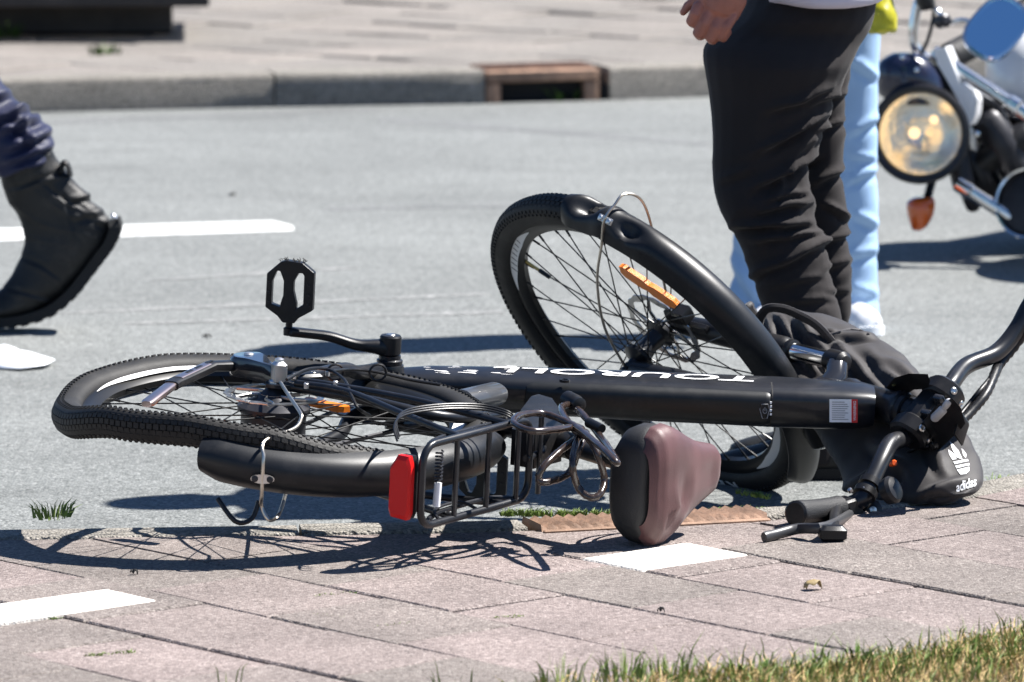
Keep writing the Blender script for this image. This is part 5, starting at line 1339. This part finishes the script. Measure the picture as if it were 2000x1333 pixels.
# ================================================================== FALLEN MOTORCYCLE
MD = 13.75
mo = at_d(1960, 500, MD); mo.z = 0; MW = Matrix.Translation(mo)
mc = empty('motorcycle', mo); tag(mc, 'fallen motorcycle with round headlight, chrome fork and mirror lying on the road', 'motorcycle')
def mp(g, name, m, parent=None, **k): return local(g.obj(name, m, parent or mc, **k), MW)
def mq(x, y, d=0.0): return at_d(x, y, MD + d)
r = mpp(MD)
hd_ = V((-.16, -1, .06)).normalized(); hc_ = mq(1797, 262, -.10)
g = G(); g.lathe(hc_, hd_, [(.02, -.20), (.07, -.185), (.100, -.13), (.116, -.05), (.121, 0), (.121, .012), (.114, .016), (.104, .012), (.100, 0)], 48, caps=False); hlm = mp(g, 'headlight', M_DARKM, sharp=30)
g = G(); g.lathe(hc_, hd_, [(.0001, -.10), (.03, -.095), (.06, -.075), (.082, -.045), (.101, -.002)], 48, caps=False); mp(g, 'reflector', M_REFL, hlm)
g = G(); g.lathe(hc_, hd_, [(.103, .006), (.09, .016), (.06, .027), (.03, .032), (.0001, .033)], 48, caps=False); mp(g, 'lens', M_GLASS, hlm)
for (u, v, s) in ((-.02, .0, .016), (.03, .035, .012)):
    g = G(); c = hc_ - hd_ * .05 + V((u, 0, v)); g.lathe(c, hd_, [(.0001, -s), (s * .7, -s * .7), (s, 0), (s * .7, s * .7), (.0001, s)], 16); mp(g, 'bulb', M_BULB, hlm)
g = G(); c = mq(1722, 246, .02); g.lathe(c, V((-.5, -1, .05)), [(.035, -.05), (.042, -.01), (.042, .006), (.030, .014), (.001, .018)], 24); mp(g, 'side_lamp', mat('amber_lens', (.55, .22, .04), .15, coat=.8), sharp=40)
for nm, (a, e_, rr) in {'fork_tube': ((1828, 108), (2130, 306), .0175), 'fork_tube.b': ((1876, 362), (2190, 560), .0175)}.items():
    g = G(); A, E_ = mq(*a, .02), mq(*e_, -.12); d = (E_ - A).normalized(); L_ = (E_ - A).length
    g.lathe(A, d, [(.010, -.012), (.020, -.008), (.021, .03), (.0175, .035), (.0175, L_ * .46), (.023, L_ * .47), (.0235, L_ * .53), (.0175, L_ * .54), (.0175, L_)], 24); mp(g, 'fork_tube', M_CHROME, sharp=30)
g = G(); g.tube([mq(1836, 120, .03), mq(1858, 240, .06), mq(1884, 368, .03)], [.028, .034, .028], n=14, flat=.7); mp(g, 'triple_clamp', M_DARKM)
g = G(); g.prism([mq(x, y, -.03) for x, y in ((1822, 98), (1846, 92), (1862, 130), (1876, 165), (1896, 178), (1906, 196), (1904, 226), (1894, 246), (1884, 238), (1872, 196), (1850, 158), (1832, 128))], V((.02, .05, 0))); mp(g, 'fork_shroud', M_WHITEP, sharp=30)
g = G(); g.loft(resample([ringpx(a, y, c, y, MD - .02, w) for y, a, c, w in ((104, 1745, 1790, .03), (120, 1718, 1818, .05), (150, 1710, 1838, .06), (185, 1716, 1846, .05), (200, 1740, 1840, .03))], 2)); mp(g, 'instrument_pod', M_NAVYP, sharp=50)
for (x, y) in ((1790, 137), (1762, 112)):
    g = G(); g.lathe(mq(x, y, -.08), V((0, -1, .1)), [(.007, 0), (.006, .004), (.001, .005)], 10); mp(g, 'bolt', M_CHROME)
g = G(); g.tube(cr([mq(1838, 130, .04), mq(1800, 108, .03), mq(1784, 80, .02), mq(1788, 30, .02), mq(1806, -20, .02), mq(1850, -70, .05)], 5), .0125, n=14); mp(g, 'handlebar', M_CHROME)
g = G(); g.tube(cr([mq(1800, 104, .0), mq(1815, 70, -.01), mq(1824, 20, 0), mq(1812, -15, 0)], 5), .005, n=8); mp(g, 'brake_hose', M_PLASTIC)
g = G(); g.loft(resample([ringpx(1790, -22, 1822, -24, MD, .03), ringpx(1788, 6, 1826, 2, MD, .035), ringpx(1800, 22, 1828, 16, MD, .02)], 2)); mp(g, 'switch_pod', M_PLASTIC)
# mirror
mcx = mq(1946, 56, -.16); mn = V((-.14, -1, .45)).normalized(); mu = V((0, 0, 1)) - mn * mn.z; mu.normalize(); mv = mu.cross(mn)
ang = radians(-38); ma = mv * cos(ang) + mu * sin(ang); mb = -mv * sin(ang) + mu * cos(ang)
def mring(s, h): return [mcx + ma * (.058 * s * math.copysign(abs(cos(t)) ** .72, cos(t))) + mb * (.076 * s * math.copysign(abs(sin(t)) ** .72, sin(t))) + mn * h for t in [2 * pi * k / 40 for k in range(40)]]
g = G(); g.loft([mring(.5, -.045), mring(.85, -.03), mring(1.10, -.006), mring(1.10, .006), mring(.99, .008), mring(.98, .001)]); mir = mp(g, 'mirror', M_CHROME, sharp=30)
g = G(); g.add(mring(.985, .003), [tuple(range(40))]); mp(g, 'mirror_glass', M_MIRROR, mir, smooth=False)
g = G(); g.tube(cr([mcx - mn * .03, mq(1885, 40, -.1), mq(1852, 44, -.06), mq(1830, 20, -.02)], 5), [.006] * 15 + [.009], n=10); mp(g, 'mirror_stem', M_CHROME)
g = G(); g.lathe(mq(1842, 42, -.06), V((.5, -.8, .2)), [(.01, -.02), (.017, -.016), (.017, .012), (.010, .016)], 14); mp(g, 'mirror_clamp', M_DARKM, sharp=30)
g = G(); g.tube(cr([mq(1855, 110, .06), mq(1890, 92, .10), mq(1935, 66, .16), mq(2010, 20, .24)], 4), [.034] * 13, n=16); mp(g, 'grip', M_GRIP)
# indicator
g = G(); g.tube([mq(1822, 348, -.02), mq(1812, 385, -.06)], .0105, n=10); ind = mp(g, 'indicator_stalk', M_PLASTIC)
g = G(); g.loft(resample([ringpx(1786, 386, 1820, 384, MD - .07, .02), ringpx(1771, 396, 1826, 392, MD - .07, .036), ringpx(1772, 420, 1824, 416, MD - .07, .040), ringpx(1780, 446, 1812, 440, MD - .07, .030), ringpx(1788, 451, 1800, 449, MD - .07, .012)], 3)); mp(g, 'indicator_lens', mat('indicator_orange', (.62, .10, .008), .15, coat=.8, bump=.4, bscale=120), ind)
# tank, engine, frame, wheels beyond the frame edge
g = G(); g.loft(resample([ringpx(1925, 120, 1950, 70, MD + .35, .05), ringpx(1930, 215, 2010, 40, MD + .35, .13), ringpx(1990, 270, 2090, 60, MD + .35, .17), ringpx(2080, 310, 2180, 120, MD + .35, .15), ringpx(2170, 330, 2220, 220, MD + .35, .06)], 3)); mp(g, 'fuel_tank', M_WHITEP, sharp=60)
g = G(); g.lathe(mq(2012, 398, -.05), V((-.55, -1, .25)), [(.02, -.06), (.075, -.05), (.085, -.01), (.085, .012), (.078, .016), (.072, .006), (.001, .012)], 36); horn = mp(g, 'horn', M_DARKM, sharp=30)
g = G(); g.lathe(mq(2012, 398, -.05), V((-.55, -1, .25)), [(.079, .014), (.086, .016), (.088, .006), (.083, .0)], 36, caps=False); mp(g, 'horn_ring', M_CHROME, horn)
rn = random.Random(11)
for k in range(9):
    g = G(); y_ = 205 + k * 22; g.box(mq(1985 + k * 6, y_, .22), V((.085, .02, -.02)), V((0, .09, 0)), V((.002, 0, .006)), .003); mp(g, 'cooling_fin', M_DARKM)
g = G(); g.box(mq(2060, 330, .30), V((.13, 0, -.08)), V((0, .14, 0)), V((.06, 0, .11)), .03); mp(g, 'engine', M_DARKM, sharp=40)
for (x0, y0, x1, y1, rr, m_) in ((1900, 230, 1990, 300, .035, M_DARKM), (1915, 320, 2000, 270, .04, M_PLASTIC), (1930, 240, 1990, 340, .045, M_DARKM), (1890, 300, 1930, 370, .03, M_PLASTIC), (1905, 190, 1950, 210, .02, M_DARKM), (1900, 262, 1990, 262, .007, M_CHROME), (1925, 318, 1968, 348, .009, M_CHROME), (1968, 352, 2010, 318, .008, M_CHROME), (1885, 200, 1905, 330, .02, M_ALU), (1915, 215, 1935, 300, .016, M_DARKM), (1890, 340, 1960, 300, .012, M_DARKM), (1940, 190, 1975, 320, .02, M_PLASTIC), (1870, 330, 1900, 400, .02, M_DARKM)):
    g = G(); g.tube([mq(x0, y0, .08), mq((x0 + x1) / 2, (y0 + y1) / 2 - 4, .07), mq(x1, y1, .08)], rr, n=10, round_ends=True); mp(g, 'hose' if m_ is M_PLASTIC else 'bracket', m_)
for (x, y) in ((1908, 262), (1953, 278), (1958, 262), (1925, 318)):
    g = G(); g.lathe(mq(x, y, .05), V((0, -1, 0)), [(.009, 0), (.008, .006), (.001, .008)], 8); mp(g, 'bolt', M_CHROME)
def torus(c, ax, R, rr, n=48, m_=14):
    ax = V(ax).normalized(); u = ax.orthogonal().normalized(); w = ax.cross(u); g = G()
    g.loft([[c + (u * cos(t) + w * sin(t)) * (R + rr * cos(a)) + ax * (rr * sin(a)) for a in [2 * pi * q / m_ for q in range(m_)]] for t in [2 * pi * k / n for k in range(n)]], loop=True); return g
fwc = mq(2240, 500, -.10); fwc.z = .28
wax = V((-.42, .25, .87))
mp(torus(fwc, wax, .265, .05), 'front_wheel', M_RUBBER); mp(torus(fwc, wax, .205, .02), 'wheel_rim', M_CHROME)
rwc = V((mo.x + .95, MD + 1.15, .25)); mp(torus(rwc, wax, .25, .07), 'rear_wheel', M_RUBBER); mp(torus(rwc, wax, .19, .025), 'wheel_rim', M_CHROME)
g = G(); g.tube(cr([mq(1870, 240, .1), mq(2050, 200, .5), V((mo.x + .5, MD + .85, .36)), rwc], 5), .03, n=10); mp(g, 'frame_tube', M_DARKM)
g = G(); g.loft(resample([[V((mo.x + x, MD + y, z)) + V((.12 * k * cos(t), .12 * k * sin(t) * .5, .10 * k * sin(t))) for t in [2 * pi * q / 18 for q in range(18)]] for x, y, z, k in ((.30, .45, .42, .4), (.40, .62, .42, 1), (.58, .85, .40, 1.1), (.75, 1.05, .40, .9), (.85, 1.15, .40, .4))], 2)); mp(g, 'seat', M_PLASTIC)

# ================================================================== LOW DARK BENCH ON THE FAR PAVEMENT
b0 = at_z(372, 82, FZ); b1 = at_z(-60, 84, FZ); PLW = Matrix.Translation(b0)
bench = empty('bench', b0); tag(bench, 'low dark bench block with overhanging slatted seat on the far pavement', 'bench')
bx_ = (b0 - b1).normalized(); by_ = V((-bx_.y, bx_.x, 0)); w_ = 1.5
e0 = at_z(410, 82, FZ) + by_ * .04
g = G(); g.box(b0 - bx_ * (w_ / 2 + .06) + by_ * .50 + V((0, 0, .058)), bx_ * (w_ / 2), by_ * .20, V((0, 0, .056)), .012); local(g.obj('base', M_WOOD, bench), PLW)
for k in range(6):
    g = G(); g.box(e0 - bx_ * ((w_ + .065) / 2) + by_ * (.135 * k + .062) + V((0, 0, .138)), bx_ * ((w_ + .065) / 2), by_ * .062, V((0, 0, .022)), .006); local(g.obj('slat', M_WOOD, bench), PLW)

# ================================================================== LITTER, LEAVES, WEEDS
def scrap(pts, z, amp, m, name, label, cat, seed, thick=.0012):
    P = [at_z(x, y, z) for x, y in pts]; c = sum(P, V()) / len(P); rings = []
    vs = [c + V((0, 0, amp))]; fs = []; n = len(P); rn = random.Random(seed)
    for k_ in (.35, .7, 1.0):
        for p in P: vs.append(c.lerp(p, k_) + V((0, 0, max(.003, amp * (1.1 - k_) + rn.uniform(0, amp * .7)))))
    for k in range(n): fs.append((0, 1 + k, 1 + (k + 1) % n))
    for r_ in range(2):
        for k in range(n): a = 1 + r_ * n; fs.append((a + k, a + n + k, a + n + (k + 1) % n, a + (k + 1) % n))
    g = G(); g.add(vs, fs); o = g.obj(name, m, sharp=30)
    md = o.modifiers.new('t', 'SOLIDIFY'); md.thickness = thick; tag(o, label, cat); return o
scrap([(-40, 690), (0, 686), (30, 690), (70, 704), (108, 714), (90, 722), (40, 726), (-10, 722), (-40, 712)], 0, .02, M_PAPER, 'plastic_scrap', 'crumpled white plastic scrap on the road near the boot', 'litter', 3)
def curl(px, py, z, L_, w, yaw, m, name, label, cat, bend=2.6):
    c = at_z(px, py, z); rings = []; dx = V((cos(yaw), sin(yaw), 0)); dy = V((-sin(yaw), cos(yaw), 0)); R_ = L_ / bend
    for k in range(13):
        t = k / 12; a = bend * (t - .5); ww = w * (sin(pi * min(1, t * .9 + .08))) ** .7
        p = c + dx * (R_ * sin(a)) + V((0, 0, R_ * (cos(a)) - R_ * cos(bend / 2) + .002)); rings.append([p - dy * ww + V((0, 0, .004 * sin(k))), p + V((0, 0, .003)), p + dy * ww])
    g = G(); g.loft(rings, closed=False, caps=False); o = g.obj(name, m, sharp=60); md = o.modifiers.new('t', 'SOLIDIFY'); md.thickness = .0008
    tag(o, label, cat); return o
curl(1588, 1152, PZ, .040, .011, .5, M_LEAF, 'dead_leaf', 'curled tan dead leaf on the pavers between bag and lawn', 'leaf')
curl(1291, 1197, PZ, .016, .004, .3, M_GRIT, 'dead_leaf', 'tiny dark curled leaf on the pavers below the white paver', 'leaf')
curl(404, 660, 0, .022, .006, .2, M_GRIT, 'dead_leaf', 'small dark leaf on the road left of the crank', 'leaf', 1.2)
curl(454, 383, 0, .03, .008, 1.2, M_GRIT, 'dead_leaf', 'small dark leaf on the road beyond the lane dash', 'leaf', 1.2)
curl(262, 1121, PZ, .014, .004, .1, M_GRIT, 'dead_leaf', 'dark speck of leaf on the pavers above the long white paver', 'leaf', 1.5)
curl(770, 204, 0, .05, .012, .4, M_LEAF, 'dead_leaf', 'yellowish leaf lying against the far kerb', 'leaf', 1.5)

def blades(g, c, n, spread, h0, h1, wd, lean, rn, flat=False):
    for k in range(n):
        a = rn.uniform(0, 2 * pi); rr_ = spread * sqrt(rn.random()); p = V((c.x + rr_ * cos(a), c.y + rr_ * sin(a), c.z)); h = rn.uniform(h0, h1)
        d = V((cos(a), sin(a), 0)) * (rn.uniform(.1, 1) * lean * h) + V((rn.uniform(-.2, .2), rn.uniform(-.2, .2), 0)) * h * lean
        s = V((-sin(a + 1), cos(a + 1), 0)) * wd * rn.uniform(.6, 1.2)
        m1 = p + d * .35 + V((0, 0, h * .6)); e = p + d + V((0, 0, h * rn.uniform(.75, 1)))
        g.add([p - s, p + s, m1 + s * .8, m1 - s * .8, e], [(0, 1, 2, 3), (3, 2, 4)])
rn = random.Random(21)
def weed(px, py, z, n, spread, h, name, label, m=M_GRASS, lean=1.0, wd=.0022):
    g = G(); c = at_z(px, py, z); blades(g, c, n, spread, h * .35, h, wd, lean, rn); o = g.obj(name, m, smooth=False, recalc=False); tag(o, label, 'weed'); return o
weed(102, 1012, PZ - .01, 60, .032, .036, 'grass_tuft', 'green grass tuft growing at the kerb edge left of the bicycle')
weed(1945, 944, PZ - .01, 60, .05, .016, 'grass_tuft', 'low green weed at the kerb edge right of the gym bag', lean=2)
weed(1100, 196, 0, 60, .05, .05, 'grass_tuft', 'green weed growing in the mouth of the far gully', m=M_LEAFG, wd=.006, lean=1)
weed(205, 106, FZ, 40, .05, .05, 'grass_tuft', 'small green weed on the far pavement before the bench', m=M_LEAFG, wd=.004)
weed(12, 74, FZ, 40, .05, .07, 'grass_tuft', 'small green weed at the foot of the dark bench', m=M_LEAFG, wd=.004)
# moss and grass in the joints
g = G()
def joint(px0, py0, px1, py1, n, h, z=PZ):
    for k in range(n):
        t = rn.random(); c = at_z(px0 + (px1 - px0) * t, py0 + (py1 - py0) * t + rn.uniform(-2, 2), z - .004); blades(g, c, 5, .004, h * .4, h, .0014, 1.2, rn)
for a in ((980, 1008, 1185, 1010, 130, .016), (1380, 1004, 1480, 1000, 70, .012), (1440, 965, 1500, 975, 30, .012), (615, 1168, 720, 1158, 40, .006), (610, 1205, 680, 1212, 34, .006), (730, 1229, 800, 1222, 34, .006), (960, 1210, 1020, 1207, 26, .005), (170, 1284, 260, 1276, 30, .006), (90, 1213, 140, 1208, 12, .006), (1165, 1155, 1200, 1160, 14, .004), (1195, 200, 1260, 180, 0, .01)): joint(*a)
tag(g.obj('joint_moss', M_GRASS, smooth=False, recalc=False), 'green moss and grass sprouting in the paver joints and along the gully', 'moss', kind='stuff')
# lawn edge at the bottom right: dry straw with green blades and a few broad leaves
def lawn_y(x): return lerpl([(0, 1365), (600, 1360), (1000, 1352), (1150, 1338), (1400, 1318), (1600, 1308), (1750, 1288), (1900, 1256), (2050, 1228), (2600, 1150), (3400, 1040)], x)[0]
for nm, m_, n_, hmin, hmax, wd in (('dry_grass', M_STRAW, 8500, .004, .026, .0010), ('green_grass', M_GRASS, 3400, .008, .045, .0014)):
    g = G()
    for k in range(n_):
        x = rn.uniform(980, 2750); y0 = lawn_y(x); y = y0 + abs(rn.gauss(0, 1)) * 90 + (rn.uniform(-9, 6))
        dens = min(1, .15 + max(0, (x - 1050) / 500))
        if rn.random() > dens: continue
        c = at_z(x, y, PZ); blades(g, c, 2, .008, hmin, hmax * (1 if rn.random() < .85 else 1.5), wd, 1.8 if nm == 'dry_grass' else .9, rn)
    tag(g.obj(nm, m_, smooth=False, recalc=False), 'dry straw-coloured grass along the pavement edge' if nm == 'dry_grass' else 'green blades standing among the dry grass', 'grass', kind='stuff')
g = G(); 
for (x, y, n_) in ((440, 1345, 6), (880, 1340, 8), (1090, 1336, 26), (1220, 1328, 50), (1300, 1324, 40)): blades(g, at_z(x, y, PZ), n_, .03, .02, .05, .0014, .6, rn)
tag(g.obj('grass_sprigs', M_GRASS, smooth=False, recalc=False), 'scattered green blades at the pavement edge', 'grass', kind='stuff')
g = G(); top_ = []; 
for k in range(60):
    x = 1040 + k * 40; top_.append(at_z(x, lawn_y(x) + 14 + rn.uniform(-5, 5), PZ + .003))
bot_ = [V((p.x, 6.5, PZ + .003)) for p in top_]
g.loft([[a, c] for a, c in zip(top_, bot_)], closed=False, caps=False); tag(g.obj('lawn_soil', stone_mat('soil', (.12, .085, .05), (.28, .21, .11), (.05, .035, .02), cell=220, bump=1.0, bdist=.006, patch=.3, pscale=14), smooth=False), kind='structure')
for (x, y, n_, h_) in ((1440, 1318, 16, .030), (1480, 1320, 14, .026), (1575, 1320, 14, .030), (1625, 1316, 12, .032), (1672, 1306, 14, .045), (1845, 1298, 14, .034), (1944, 1304, 12, .030), (1330, 1330, 10, .020)):
    o = weed(x, y, PZ, n_, .014, h_, 'weed_tuft', 'dark green broad-bladed weed tuft in the dry grass', m=M_LEAFG, lean=1.3, wd=.0048); o['group'] = 'weed tufts along the lawn edge'
